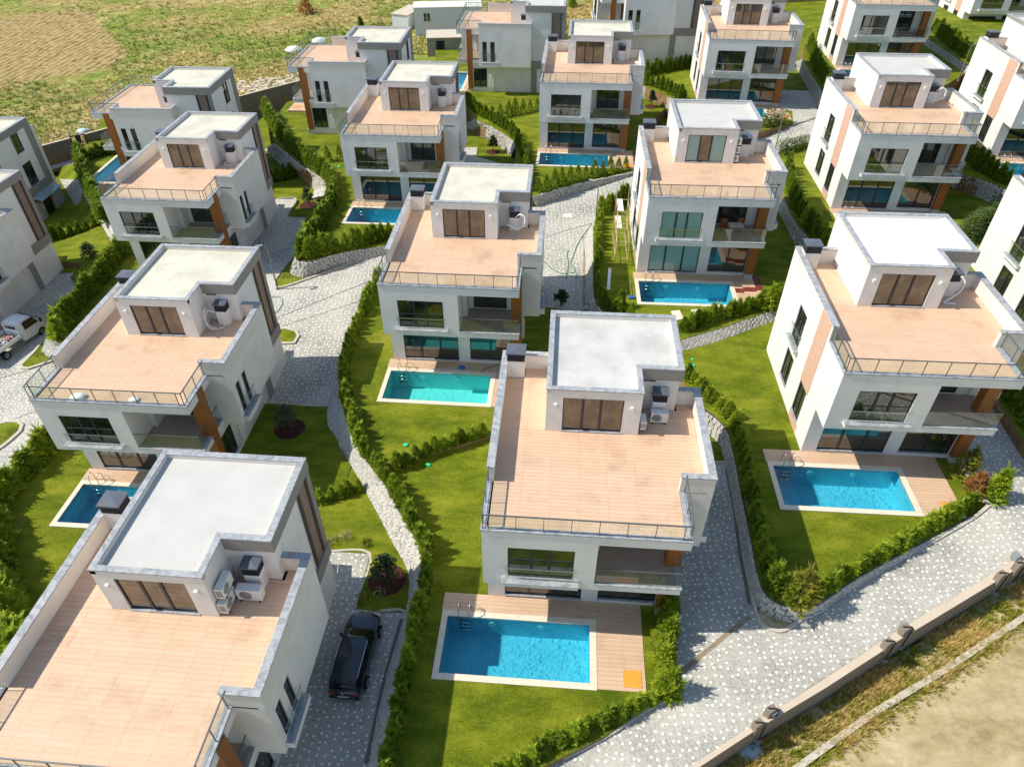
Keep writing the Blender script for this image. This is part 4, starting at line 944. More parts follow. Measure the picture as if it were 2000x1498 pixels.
stone_wall('rounded stone wall under the hedge at the road bend, with a street lamp at its left', [(581, 500), (579, 504), (582, 508), (590, 510), (604, 511), (630, 503), (680, 490), (750, 480), (820, 462)], [(571, 524), (569, 532), (577, 538), (594, 541), (612, 536), (645, 525), (690, 511), (750, 491), (820, 474)], -28.70, RB, 260, .15, .3)
stone_wall('slanting stone wall at the upper left, its lower end glaring in the sun', [(536, 281), (562, 300), (587, 321), (616, 339), (630, 350), (644, 362), (642, 372), (637, 386)], [(530, 289), (556, 311), (584, 332), (596, 347), (605, 360), (620, 374), (633, 384), (634, 388)], -28.70, -30.52, 240, .16, .34)
stone_wall('low stone wall under the row of cone shrubs at the top middle', [(1039, 384), (1080, 372), (1136, 357), (1180, 348), (1235, 337)], [(1039, 399), (1080, 385), (1136, 368), (1180, 354), (1236, 339)], -27.12, RB, 120, .14, .3)
stone_wall('sunlit stone wall behind the small tree above the shaded driveway', [(928, 232), (940, 240), (955, 245), (971, 254), (986, 263), (1004, 277), (1006, 290)], [(926, 243), (938, 252), (948, 259), (965, 270), (980, 281), (998, 297), (1002, 305)], -27.12, -28.69, 110, .17, .34)
stone_wall('short curved stone wall in shade left of the upper right villa', [(1533, 388), (1546, 420), (1560, 442), (1582, 468), (1600, 486)], [(1523, 396), (1534, 420), (1548, 454), (1566, 478), (1580, 494)], -26.35, -27.52, 60, .17, .36)
stone_wall('dark jointed stone wall above the shaded lawn at the right', [(1850, 332), (1880, 340), (1928, 355), (1966, 371), (1990, 380)], [(1848, 343), (1878, 351), (1920, 368), (1960, 386), (1984, 396)], -24.93, -26.33, 70, .18, .36)
stone_wall('stone wall running down from the top right below a dark hedge', [(1813, 77), (1850, 101), (1890, 128), (1910, 142)], [(1811, 88), (1846, 112), (1886, 142), (1904, 155)], -23.71, -24.43, 40, .18, .4)
stone_wall('bright stone wall behind the small dark tree at the top right of the middle', [(1255, 168), (1285, 178), (1312, 192), (1330, 204)], [(1254, 185), (1280, 196), (1302, 209), (1318, 222)], -25.89, -27.10, 50, .18, .36)
stone_wall('thin stone wall between the shaded driveway and hedge at the top right', [(1568, 118), (1590, 152), (1612, 190), (1624, 205)], [(1560, 122), (1580, 158), (1601, 196), (1612, 212)], -24.43, -25.87, 40, .2, .4)
stone_wall('stone wall stepping down left of the hedge at the upper left', [(166, 345), (171, 364), (187, 392), (203, 417), (224, 452), (240, 478)], [(161, 352), (166, 378), (181, 406), (196, 431), (221, 473), (236, 496)], -30.57, (-31.7+.0, 0, 0), 60, .18, .34)
stone_wall('small stone planter wall behind the white truck', [(93, 659), (104, 664), (118, 668), (135, 672)], [(92, 681), (103, 686), (116, 690), (134, 694)], -30.71, RPL, 60, .16, .34)
# ------------------------------------------------------------------ lower right boundary wall, verge and dirt lot
BR = (-30.75, .069, .037)
def bline(pts, pl): return [pix(x, y, pl) for x, y in pts]
inner = bline([(760, 2200), (960, 1750), (1200, 1592), (1345, 1498), (1473, 1413), (1600, 1331), (1752, 1232), (1860, 1167), (2000, 1082), (2200, 960), (2700, 655)], (-29.19, .093, -.034))
outt = bline([(780, 2200), (975, 1762), (1210, 1602), (1365, 1498), (1487, 1418), (1614, 1342), (1765, 1244), (1873, 1179), (2000, 1102), (2200, 980), (2700, 675)], (-29.19, .093, -.034))
root = empty('boundary_wall', inner[3]); o_ = inner[3]
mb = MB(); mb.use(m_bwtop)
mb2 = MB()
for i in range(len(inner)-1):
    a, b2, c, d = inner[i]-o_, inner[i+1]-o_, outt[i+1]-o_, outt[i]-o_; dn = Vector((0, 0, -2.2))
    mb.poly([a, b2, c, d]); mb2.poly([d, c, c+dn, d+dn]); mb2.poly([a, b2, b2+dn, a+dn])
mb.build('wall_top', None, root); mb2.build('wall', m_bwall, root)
tag(root, 'long taupe boundary wall with pale top along the cobbled road at the lower right', 'wall')
wd = (inner[7]-inner[4]).normalized(); wn_ = Vector((wd.y, -wd.x, 0)).normalized(); wyaw = math.atan2(wd.y, wd.x)
for i, (px, py) in enumerate([(1487, 1420), (1512, 1393), (1738, 1262), (1772, 1235), (1958, 1130), (1992, 1110)]):
    p = pix(px, py, (-29.19, .093, -.034)); pr = empty('wall_pier', p, wyaw)
    q = MB(); q.box(-.38, .0, -.04, .22, -.3, .46); q.build('pier', m_bwall, pr)
    q = MB(); q.tube([(.03, -.10, -.95), (.03, -.10, .44), (-.01, -.04, .50), (-.32, .15, .50)], .035, 6); q.build('pipe', mat('dark_bronze_metal', (.05, .04, .035), .4, .5, metal=.3), pr)
    q = MB(); q.box(-.14, .10, -.22, -.02, -1.0, -.95); q.build('foot_plate', mat('bracket_grey', (.25, .25, .24), .6, .3), pr)
    tag(pr, ['left pier of the pair nearest the bottom edge on the boundary wall', 'right pier of the pair nearest the bottom edge on the boundary wall', 'left pier of the middle pair on the boundary wall', 'right pier of the middle pair on the boundary wall', 'left pier of the pair at the right edge on the boundary wall', 'rightmost pier on the boundary wall'][i], 'pier', 'short piers with dark pipes on the boundary wall')
for i, (px, py) in enumerate([(1508, 1396), (1765, 1230), (1982, 1092)]):
    p = pix(px, py, (-29.19, .093, -.034)) - wn_*.05; q = MB(); q.box(-.14, .14, -.14, .14, 0, .30); q.box(-.16, .16, -.16, .16, .30, .34)
    o = q.build('wall_light', mat('grey_lamp_box', (.25, .27, .28), .6, .3)); o.location = p; o.rotation_euler = (0, 0, wyaw)
    tag(o, ['grey box lamp on the boundary wall nearest the bottom edge', 'grey box lamp on the middle stretch of the boundary wall', 'grey box lamp on the boundary wall at the right edge'][i], 'lamp', 'box lamps on the boundary wall')
LP = (-30.80, .093, -.034)
region('dirt_lot', [(760, 2260), (980, 1790), (1330, 1540), (1372, 1505), (1560, 1398), (1700, 1312), (1811, 1247), (2000, 1122), (2300, 940), (2800, 640), (3600, 900), (3600, 3200), (760, 3200)], LP, m_dirt, 2)
LP2 = (-30.785, .093, -.034)
region('verge', [(1300, 1560), (1372, 1502), (1560, 1396), (1700, 1310), (1811, 1245), (2000, 1120), (2200, 1000), (2200, 1080), (2000, 1203), (1870, 1290), (1760, 1360), (1640, 1430), (1540, 1506), (1440, 1590)], LP2, m_gravel, .01)
ribbon('kerb', [(1430, 1600), (1545, 1509), (1700, 1397), (1850, 1306), (2010, 1200), (2200, 1080)], LP2, .26, m_kerb, .16)

# ------------------------------------------------------------------ planting
def conifer(name, seed, m, n_=430, w_=.27, tip=.95, L=.25, up=1.1):
    rr = random.Random(seed); mb = MB(); mb.use(m_trunk); mb.tube([(0, 0, -.1), (0, 0, .9)], [.025, .006], 4, False); mb.use(m)
    for i in range(n_):
        h = rr.random()**.85; a = rr.random()*6.283; r_ = w_*(1-h**1.6*tip)*rr.uniform(.45, 1.0)
        c = Vector((math.cos(a)*r_, math.sin(a)*r_, .04+h*.92)); o = Vector((math.cos(a), math.sin(a), up*rr.uniform(.1, 1.5))).normalized()
        l_ = L*rr.uniform(.6, 1.2)*(1-.4*h); s_ = o.cross(Vector((rr.uniform(-.4, .4), rr.uniform(-.4, .4), 1))).normalized()*l_*.20
        b2 = c-o*l_*.5; e_ = c+o*l_*.55 - Vector((0, 0, l_*.12)); mid = c
        mb.poly([b2, mid-s_, e_]); mb.poly([b2, e_, mid+s_])
        t_ = (o+s_.normalized()*.9).normalized()*l_*.45; mb.poly([mid, mid+t_*.6+Vector((0, 0, .02)), mid+t_+o*l_*.1]); t_ = (o-s_.normalized()*.9).normalized()*l_*.45; mb.poly([mid, mid+t_+o*l_*.1, mid+t_*.6+Vector((0, 0, .02))])
    for i in range(34):                                 # long loose sprays that break the outline
        h = rr.uniform(.25, 1.0); a = rr.random()*6.283; r_ = w_*(1-h**1.6*tip)*.7
        c = Vector((math.cos(a)*r_, math.sin(a)*r_, .04+h*.95)); o = Vector((math.cos(a), math.sin(a), up*rr.uniform(.6, 2.2))).normalized(); l_ = L*rr.uniform(.7, 1.15)
        s_ = o.cross(Vector((0, 0, 1))).normalized()*l_*.10; e_ = c+o*l_; mb.poly([c-s_, c+s_, e_-Vector((0, 0, .03))])
        for t in (.35, .6, .8):
            m_ = c.lerp(e_, t); q_ = (o*.5+s_.normalized()).normalized()*l_*.28*(1.1-t); mb.poly([m_, m_+q_, m_+o*l_*.08]); q_ = (o*.5-s_.normalized()).normalized()*l_*.28*(1.1-t); mb.poly([m_, m_+o*l_*.08, m_+q_])
    return mb.mesh(name)
CON = [conifer('conifer_shrub', i, m_conifer) for i in range(6)]
CONE = [conifer('conifer_shrub', 20+i, m_conifer, 260, .30, 1.0, .20, 1.3) for i in range(3)]
LAU = [conifer('laurel_shrub', 40+i, m_laurel, 200, .42, .7, .16, .4) for i in range(2)]
DRYC = conifer('conifer_shrub', 60, m_brownleaf, 240, .38); YELC = conifer('conifer_shrub', 61, m_yleaf, 240, .38)
HEDGES = []
ONES = 'first second third fourth fifth sixth seventh eighth ninth tenth eleventh twelfth thirteenth fourteenth fifteenth sixteenth seventeenth eighteenth nineteenth'.split()
TENS = {2: ('twentieth', 'twenty'), 3: ('thirtieth', 'thirty'), 4: ('fortieth', 'forty'), 5: ('fiftieth', 'fifty'), 6: ('sixtieth', 'sixty'), 7: ('seventieth', 'seventy'), 8: ('eightieth', 'eighty'), 9: ('ninetieth', 'ninety')}
def ordinal(n_):
    if n_ < 20: return ONES[n_-1]
    t_, u_ = divmod(n_, 10); return TENS[t_][0] if u_ == 0 else TENS[t_][1]+'-'+ONES[u_-1]
def hedge(lab, pts, z, h=1.3, sp=.55, meshes=None, wsc=1.0, name='conifer_shrub', jit=.06):
    P = [pix(x, y, z) for x, y in smooth(pts)]
    L = sum((b2-a).length for a, b2 in zip(P, P[1:])); n_ = max(2, int(L/sp)+1); Q = resample(P, n_)
    end = 'top' if pts[0][1] < pts[-1][1]-25 else ('bottom' if pts[0][1] > pts[-1][1]+25 else ('left' if pts[0][0] < pts[-1][0] else 'right'))
    for i, q in enumerate(Q):
        kind_, _, wh_ = lab.partition(' of ') if ' of ' in lab else lab.partition(' in ')
        l2 = '%s %s from the %s end of %s' % (ordinal(i+1), kind_.replace('leaning ', '').replace('drooping ', ''), end, wh_)
        HEDGES.append((q.x+random.uniform(-jit, jit), q.y+random.uniform(-jit, jit), q.z-.03, h*random.uniform(.82, 1.15), wsc, l2, meshes or CON, name, wh_))
HL = [
 ('leaning conifer of the hedge on the curving pale wall', [(742, 548), (712, 610), (694, 655), (684, 690), (675, 720), (674, 755), (686, 810), (703, 860), (722, 895), (752, 930), (775, 970), (800, 1012), (822, 1045), (834, 1090), (833, 1130), (827, 1180), (812, 1230), (798, 1295), (786, 1358), (772, 1426), (758, 1498), (752, 1540)], -29.0, 1.25, .50),
 ('conifer of the hedge between the central lawns', [(778, 912), (830, 890), (890, 868), (940, 852)], -29.05, 1.15, .55),
 ('drooping conifer of the hedge below the nearest pool', [(950, 1520), (1050, 1468), (1130, 1430), (1200, 1400), (1260, 1372), (1293, 1345), (1300, 1300)], -29.17, 1.0, .45, None, 1.2),
 ('conifer of the hedge right of the nearest pool', [(1302, 1300), (1300, 1250), (1298, 1190)], -29.17, 1.7, .5),
 ('conifer of the hedge left of the right hand pool', [(1345, 740), (1375, 772), (1400, 795), (1428, 822), (1444, 865), (1454, 910), (1464, 960), (1478, 1020), (1490, 1080), (1502, 1125), (1520, 1150), (1540, 1160)], -27.92, 1.15, .5),
 ('conifer of the hedge below the right hand pool', [(1540, 1168), (1585, 1165), (1620, 1142), (1690, 1103), (1760, 1063), (1830, 1022), (1895, 985)], -27.92, 1.05, .45, None, 1.15),
 ('conifer of the hedge beside the bamboo scaffold', [(1172, 430), (1168, 455), (1168, 520), (1170, 570), (1180, 595), (1200, 612), (1230, 622)], -27.54, 1.15, .55),
 ('conifer of the hedge behind the bamboo scaffold', [(1176, 418), (1200, 405), (1222, 395)], -27.54, 1.7, .55),
 ('conifer of the hedge below the red checkered deck', [(1335, 645), (1365, 637), (1415, 620), (1455, 607), (1485, 597)], -27.54, 1.25, .5),
 ('conifer of the hedge left of the top middle pool', [(1030, 372), (1028, 320), (1018, 290), (1000, 262), (970, 243), (935, 222), (913, 200)], -27.12, 1.3, .6),
 ('conifer of the hedge left of the small upper pool', [(520, 215), (540, 252), (572, 292), (600, 318), (640, 346), (652, 372), (645, 410), (622, 450), (600, 482), (590, 500)], -28.70, 1.6, .6, None, 1.45),
 ('conifer of the hedge on the rounded stone wall', [(600, 503), (640, 495), (700, 480), (760, 465)], -28.70, 1.6, .6),
 ('conifer of the hedge beside the upper left villa', [(532, 356), (560, 350), (592, 340)], -30.53, 1.5, .6),
 ('conifer of the hedge at the upper left pool', [(158, 306), (166, 340), (180, 372), (196, 400), (207, 432)], -30.56, 1.6, .5, None, 1.6),
 ('conifer of the hedge above the upper left pool', [(160, 318), (185, 308), (212, 300), (232, 300)], -30.56, 1.3, .6, None, 1.5),
 ('conifer of the hedge below the door canopy', [(92, 468), (120, 466), (160, 460), (192, 452)], -32.5, 1.6, .65),
 ('conifer of the dark hedge beside the white truck', [(245, 492), (215, 530), (180, 570), (150, 605), (125, 640), (112, 662)], -30.70, 1.7, .5, None, 1.3),
 ('conifer of the hedge at the left edge', [(112, 868), (60, 920), (20, 960), (-20, 1010)], -30.70, 1.7, .45, None, 1.3),
 ('dark conifer of the lower left hedge', [(-5, 1010), (8, 1090), (18, 1170), (32, 1240), (52, 1290)], -30.70, 2.0, .45, None, 1.25),
 ('conifer of the low hedge left of the curving wall', [(610, 985), (640, 975), (670, 968), (700, 958)], -30.63, 1.0, .5),
 ('conifer of the hedge below the shaded top villa', [(1262, 148), (1300, 140), (1345, 132)], -25.88, 1.6, .7),
 ('conifer of the hedge on the bright stone wall', [(1262, 166), (1290, 174), (1315, 186), (1335, 200)], -25.88, 1.5, .7),
 ('conifer of the hedge right of the top edge villa', [(1580, 95), (1592, 130), (1610, 165), (1628, 195)], -24.42, 1.6, .7),
 ('conifer of the hedge left of the upper right villa', [(1538, 330), (1545, 380), (1565, 425), (1592, 460), (1620, 490)], -26.34, 1.5, .65),
 ('conifer of the hedge beside the upper right pool', [(1884, 300), (1905, 325), (1935, 345), (1965, 360)], -24.92, 1.6, .65),
 ('conifer of the hedge from the top right corner', [(1822, 62), (1850, 85), (1885, 112), (1915, 135)], -23.7, 1.8, .7),
 ('conifer of the dark hedge at the right edge', [(1962, 770), (1985, 800), (2010, 840)], -27.05, 1.5, .6),
]
for a in HL: hedge(*a)
hedge('cone shrub in the row above the low wall', [(1050, 375), (1090, 364), (1130, 352), (1170, 343), (1222, 331)], -27.12, 1.55, .85, CONE)
hedge('cone shrub in the row on the lawn of the shaded side-on villa', [(962, 232), (1000, 226), (1050, 216)], -27.12, 1.6, .9, CONE)
hedge('cone shrub in the short row by the upper middle villa wall', [(618, 318), (640, 316), (664, 312)], -28.69, 1.5, .8, CONE)
hedge('laurel of the clump by the road left of the upper right villa', [(1524, 300), (1545, 294), (1572, 284)], -26.34, 1.3, .6, LAU, 1.3, 'laurel_shrub')
hedge('laurel of the bushes at the green tinted pool', [(1492, 248), (1510, 243), (1524, 240)], -25.88, 1.6, .6, LAU, 1.3, 'laurel_shrub')
hedge('laurel of the sunlit clump between the two right hand villas', [(1880, 470), (1900, 455), (1925, 440), (1945, 425)], -26.34, 1.8, .7, LAU, 1.4, 'laurel_shrub')
HEDGES.sort(key=lambda t: t[0]**2+t[1]**2+(t[2]-ZO)**2)
rest = MB(); KL = {}
for i, (x, y, z, h, ws, lab, ms, nm, grp) in enumerate(HEDGES):
    me = ms[i % len(ms)]; rz = random.random()*6.28; lean = random.uniform(-.12, .12)
    if i < 296:
        o = obj(nm, me, None, (x, y, z), (lean, random.uniform(-.1, .14), rz), (h*ws*random.uniform(.85, 1.2), h*ws*random.uniform(.85, 1.2), h))
        tag(o, lab, 'shrub', 'shrubs of '+grp)
    else:
        Mx = Matrix.Translation((x, y, z)) @ Matrix.Rotation(rz, 4, 'Z') @ Matrix.Diagonal((h*ws, h*ws, h, 1))
        KL.setdefault(me.name, (me, []))[1].append(Mx)
for _, (me, ml) in KL.items():
    for Mx in ml:
        k = len(rest.v); co = [Mx @ v.co for v in me.vertices]; rest.v += [tuple(c) for c in co]
        rest.use(me.materials[-1])
        for p in me.polygons: rest.f.append(tuple(k+j for j in p.vertices)); rest.mi.append(rest.cur)
if rest.v: tag(rest.build('far_hedge_shrubs', None), 'green shrubs of the farther hedges between the upper gardens', 'hedge', kind='stuff')
for (px, py, z, h, me, lab) in [(1306, 1352, -29.17, 2.0, CON[1], 'tall bright conifer at the corner where the hedge meets the road, nearest pool'),
    (1508, 1150, -27.92, 1.9, CON[2], 'taller conifer left of the tip of the right hand garden'), (1560, 1172, -27.92, 2.3, YELC, 'tallest yellow green conifer at the tip of the right hand garden'),
    (1882, 925, -27.92, 1.9, YELC, 'yellowing conifer right of the deck by the shaded driveway'), (1900, 962, -27.92, 1.6, DRYC, 'orange dried out conifer right of the deck'),
    (1935, 975, -27.92, 2.3, CON[0], 'tall conifer at the road end of the right hand hedge'), (1212, 600, -27.54, 1.5, CON[3], 'bushy conifer on the lawn beside the blue brush'),
    (1502, 604, -27.54, 2.1, CON[4], 'tall conifer right of the red checkered deck'), (1522, 596, -27.54, 1.8, CON[5], 'conifer against the salmon striped villa corner'),
    (1872, 880, -27.92, 1.3, CON[1], 'dark conifer at the foot of the brown column of the right hand villa')]:
    p = pix(px, py, z); o = obj('conifer_shrub', me, None, (p.x, p.y, p.z-.03), (0, 0, random.random()*6), (h*1.0, h*1.0, h)); tag(o, lab, 'shrub')

def tree(px, py, z, h, m, lab, cr=.55, seed=0, mulch=.0):
    p = pix(px, py, z); root = empty('garden_tree', p); rr = random.Random(seed)
    tb = MB(); tb.tube([(0, 0, -.05), (.03, .02, h*.35), (.0, .05, h*.6), (.02, 0, h*.9)], [.05, .04, .025, .008], 6)
    for i in range(7):
        a = rr.random()*6.28; z0 = h*rr.uniform(.35, .7); tb.tube([(0, .03, z0), (math.cos(a)*cr*.5, math.sin(a)*cr*.5, z0+h*.15), (math.cos(a)*cr*.85, math.sin(a)*cr*.85, z0+h*.2)], [.02, .012, .004], 4)
    tb.build('trunk', m_trunk, root); cb = MB()
    for cl in range(40):
        a = rr.random()*6.28; zz = rr.uniform(.38, 1.0); rad = cr*math.sin(max(.15, min(1, (1.08-zz)/.6))*1.4)*rr.uniform(.3, 1); c = Vector((math.cos(a)*rad, math.sin(a)*rad, zz*h))
        for i in range(26):
            d = Vector((rr.gauss(0, 1), rr.gauss(0, 1), rr.gauss(0, .8)))*cr*.16; q = c+d; s_ = .075*rr.uniform(.7, 1.5)
            u = Vector((rr.uniform(-1, 1), rr.uniform(-1, 1), rr.uniform(-.5, 1))).normalized(); v = u.cross(Vector((rr.uniform(-1, 1), rr.uniform(-1, 1), 1))).normalized()
            cb.poly([q-u*s_, q+v*s_*.5, q+u*s_, q-v*s_*.5])
    cb.build('crown', m, root); tag(root, lab, 'tree')
    if mulch:
        q = MB(); n_ = 22; c = (0, 0, .05); pts = [(mulch*math.cos(6.283*t/n_)*rr.uniform(.94, 1.05), mulch*math.sin(6.283*t/n_)*rr.uniform(.94, 1.05), .012) for t in range(n_)]
        for t in range(n_): q.poly([pts[t], pts[(t+1) % n_], c])
        o = q.build('mulch_ring', m_mulch); o.location = p; tag(o, 'dark mulch circle round '+lab.split(' on ')[0], 'mulch')
tree(566, 838, -30.63, 1.9, m_olive, 'young leafy tree on the shaded lawn in front of the kerbed driveway', .75, 1, .95)
tree(756, 1132, -30.63, 1.9, m_olive, 'grey green young tree on the lawn above the parked black car', .7, 2, .95)
tree(603, 402, -30.53, 1.7, m_olive, 'dark young tree on the lawn right of the upper left villa', .55, 3, .9)
tree(963, 297, -28.69, 1.6, m_darkleaf, 'dark round headed tree on the lawn before the sunlit stone wall', .55, 4, .7)
tree(1271, 209, -27.11, 1.7, m_darkleaf, 'dark narrow tree on the lawn before the bright stone wall', .5, 5, .7)
tree(181, 514, -32.5, 1.9, m_olive, 'grey green tree on the corner lawn above the white truck', .75, 6)
tree(1096, 598, -28.93, 1.3, m_darkleaf, 'small dark tree on the lawn edge below the shaded driveway', .5, 7)
def flower(px, py, z, h, lm, fm, lab, seed, r_=.28):
    p = pix(px, py, z); rr = random.Random(seed); root = empty('flower_bush', p); a = MB(); b2 = MB()
    for i in range(110):
        an = rr.random()*6.28; rad = r_*rr.random()**.6; q = Vector((math.cos(an)*rad, math.sin(an)*rad, h*rr.random()*(1-.4*rad/r_))); s_ = rr.uniform(.03, .06)
        u = Vector((rr.uniform(-1, 1), rr.uniform(-1, 1), rr.uniform(-.2, 1))).normalized(); v = u.cross(Vector((.3, .2, 1))).normalized()
        t = b2 if (q.z > h*.35 and rr.random() < .55) else a; t.poly([q-u*s_, q+v*s_*.6, q+u*s_, q-v*s_*.6])
    a.build('leaves', lm, root)
    if b2.v: b2.build('blossom', fm, root)
    tag(root, lab, 'flower bush')
for i, (px, py, z, h, fm, lab) in enumerate([(711, 1170, -30.63, .35, m_yellow, 'bright yellow flower bush beside the bonnet of the black car'), (742, 1160, -30.63, .45, m_pink, 'thin pale flowering stems right of the yellow bush by the car'),
    (671, 890, -30.63, .55, m_pink, 'pink rose at the left foot of the curving stone wall'), (650, 1058, -30.63, .4, m_pink, 'left pink rose on the lawn above the nearest driveway'), (676, 1048, -30.63, .5, m_pink, 'right pink rose on the lawn above the nearest driveway'),
    (717, 1062, -30.63, .3, m_darkleaf, 'low dark bush on the lawn right of the pink roses'), (117, 330, -33.46, .4, m_yellow, 'yellow bush below the pale path at the upper left'), (145, 346, -33.46, .4, m_yellow, 'yellow bush left of the hedge at the upper left'),
    (585, 386, -30.53, .5, m_yellow, 'yellow bush beside the dark young tree at the upper left'), (941, 284, -28.69, .4, m_yellow, 'yellow bush left of the dark round headed tree'), (973, 312, -28.69, .35, m_yellow, 'yellow bush below the dark round headed tree'),
    (187, 500, -32.4, .45, m_yellow, 'yellow bush beside the grey green tree above the truck'), (1514, 1203, -29.9, .45, m_yleaf, 'yellow green bush in the bed at the tip of the road bend'), (560, 540, -30.1, .3, m_yleaf, 'small pale shrub by the street lamp at the road bend'), (80, 695, -32.3, .3, m_yleaf, 'small shrub on the grass island by the truck'), (24, 846, -32.3, .4, m_weed, 'small green shrub on the rounded island at the left edge')]):
    pl = RQ if 'tip of the road bend' in lab else RB if 'street lamp' in lab else (RPL if 'island' in lab else z)
    flower(px, py, pl, h, m_laurel if fm != m_darkleaf else m_darkleaf, fm, lab, 80+i, .42 if fm in (m_yleaf, m_yellow) else .35)

# grass tufts: verge, dirt lot and field (nobody could count them)
def tufts(name, lab, spots, ms, kind='stuff'):
    mb = MB()
    for (p, h, r_, mi) in spots:
        mb.use(ms[mi]); n_ = 9
        for i in range(n_):
            a = random.random()*6.283; b2 = p+Vector((math.cos(a), math.sin(a), 0))*r_*random.random()*.7; t = b2+Vector((math.cos(a)*r_*.7, math.sin(a)*r_*.7, h*random.uniform(.5, 1.1)))
            s_ = Vector((-math.sin(a), math.cos(a), 0))*r_*.14; mb.poly([b2-s_, b2+s_, t])
    tag(mb.build(name, None), lab, 'grass', kind=kind)
sp = []
for i in range(5200):
    t = random.random(); u = random.random()
    a = (1372+t*(2030-1372), 1500+t*(1110-1500)); b2 = (1445+t*(2060-1445), 1585+t*(1170-1585)); u2 = u**.9
    px = a[0]+(b2[0]-a[0])*u2*1.12; py = a[1]+(b2[1]-a[1])*u2*1.12; p = pix(px, py, LP2)
    c = math.sin(p.x*1.3+1)+math.sin(p.y*1.9+p.x*.6)
    if c < -.3 and random.random() < .7: continue
    sp.append((p, random.uniform(.12, .42), random.uniform(.07, .2), 0 if (c+random.uniform(-1, 1) > -.25) else 1))
for i in range(700):
    t = random.random(); px = 1480+t*540+random.uniform(0, 40)*random.random(); py = 1560-t*370+random.uniform(0, 60)*random.random(); p = pix(px, py, LP2)
    sp.append((p, random.uniform(.08, .22), random.uniform(.05, .14), 0 if random.random() < .3 else 1))
tufts('verge_grass', 'dry yellow and green grass between the boundary wall and the kerb', sp, [m_drygrass, m_weed])
sp = []
for i in range(18000):
    px = random.uniform(-20, 1500); top = -8; bot = 330-px*.245 if px < 800 else 110-(px-800)*.12
    py = top+(bot-top)*random.random()**.75
    if px < 240-abs(py-100)*.8 and 30 < py < 160: continue
    p = pix(px, py, FP); d = p.length
    c = math.sin(p.x*.11)+math.sin(p.y*.17+p.x*.05)+math.sin(p.x*.4+p.y*.3)*.5
    near = py > bot-70
    sp.append((p, random.uniform(.12, .5), random.uniform(.15, .5), 0 if (c+random.uniform(-.8, .8) > .45 or (near and random.random() < .6)) else (1 if random.random() < .7 else 2)))
tufts('field_grass', 'tall dry and green grass of the open field', sp, [mat('field_straw', (.62, .49, .20), .9, .1, noise=(.8, .35)), mat('field_green', (.33, .38, .09), .9, .1, noise=(.8, .35)), mat('field_dark', (.20, .27, .06), .9, .1, noise=(.8, .3))])
for i, (px, py, h) in enumerate([(600, 28, 2.6), (640, 60, 1.2), (705, 55, 1.6), (745, 60, 1.5), (672, 100, 1.0), (830, 28, 1.2), (1118, 14, 2.0)]):
    p = pix(px, py, FP); o = obj('field_bush', DRYC if i in (0,) else (LAU[0] if i % 2 else CON[i % 6]), None, p, (0, 0, i), (h*1.3, h*1.3, h))
    tag(o, ['tall rusty brown bush standing in the field at the top', 'low green bush just right of the rusty brown bush', 'rounded green bush left of the white sheds', 'green bush right beside the small annex of the sheds', 'small green bush above the roof of the side-on villa with sheets', 'bush in front of the white cabin wall', 'dark bush at the top edge beside the tall dry grass'][i], 'bush')

# ------------------------------------------------------------------ upper boundary wall, gate, sheds
WB = (-31.3, .069, .037)
bp_ = [(-120, 372), (60, 331), (96, 318), (150, 303), (215, 285), (330, 250), (468, 222), (530, 205), (580, 192), (660, 170)]
Wp = [pix(x, y, WB) for x, y in bp_]; root = empty('boundary_wall', Wp[4]); o_ = Wp[4].copy()
gate_i = 3
for i in range(len(Wp)-1):
    a, b2 = Wp[i]-o_, Wp[i+1]-o_
    if i == gate_i: a = a.lerp(b2, .42)
    d = (b2-a); d.z = 0; d.normalize(); nn = Vector((-d.y, d.x, 0))*.12; h = Vector((0, 0, 1.9)); dn = Vector((0, 0, -1.5)); mb = MB()
    mb.poly([a-nn+dn, b2-nn+dn, b2-nn+h, a-nn+h]); mb.poly([a+nn+dn, b2+nn+dn, b2+nn+h, a+nn+h]); mb.poly([a-nn+dn, a+nn+dn, a+nn+h, a-nn+h]); mb.poly([b2-nn+dn, b2+nn+dn, b2+nn+h, b2-nn+h])
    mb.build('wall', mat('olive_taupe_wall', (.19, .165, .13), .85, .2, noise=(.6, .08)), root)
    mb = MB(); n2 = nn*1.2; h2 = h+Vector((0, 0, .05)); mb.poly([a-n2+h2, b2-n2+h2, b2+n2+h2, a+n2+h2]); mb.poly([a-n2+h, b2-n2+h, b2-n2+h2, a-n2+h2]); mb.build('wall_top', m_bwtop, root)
tag(root, 'taupe boundary wall between the villas and the open field at the upper left', 'wall')
a = Wp[3]; b2 = Wp[3].lerp(Wp[4], .42); d = b2-a; gl = d.to_2d().length; gy = math.atan2(d.y, d.x)
g = empty('gate', a, gy); k = d.z/gl
q = MB(); q.box(0, .12, -.05, .05, 0, 2.1); q.box(gl-.12, gl, -.05, .05, 0, 2.1); q.box(.12, gl-.12, -.05, .05, 2.0, 2.1); q.box(.12, gl-.12, -.05, .05, .1, .2); q.build('gate_frame', m_frame, g)
q = MB(); q.box(gl*.33, gl*.68, -.03, .03, .2, 2.0); q.build('gate_panel', m_frame, g)
for (u0, u1) in ((.14, gl*.33), (gl*.68, gl-.14)):
    for j in range(8):
        q = MB(); z0 = .3+j*.21; q.box(u0, u1, -.01, .01, z0, z0+.05); q.build('gate_bar', m_metal, g)
tag(g, 'dark metal gate with solid middle panel in the upper left boundary wall', 'gate')

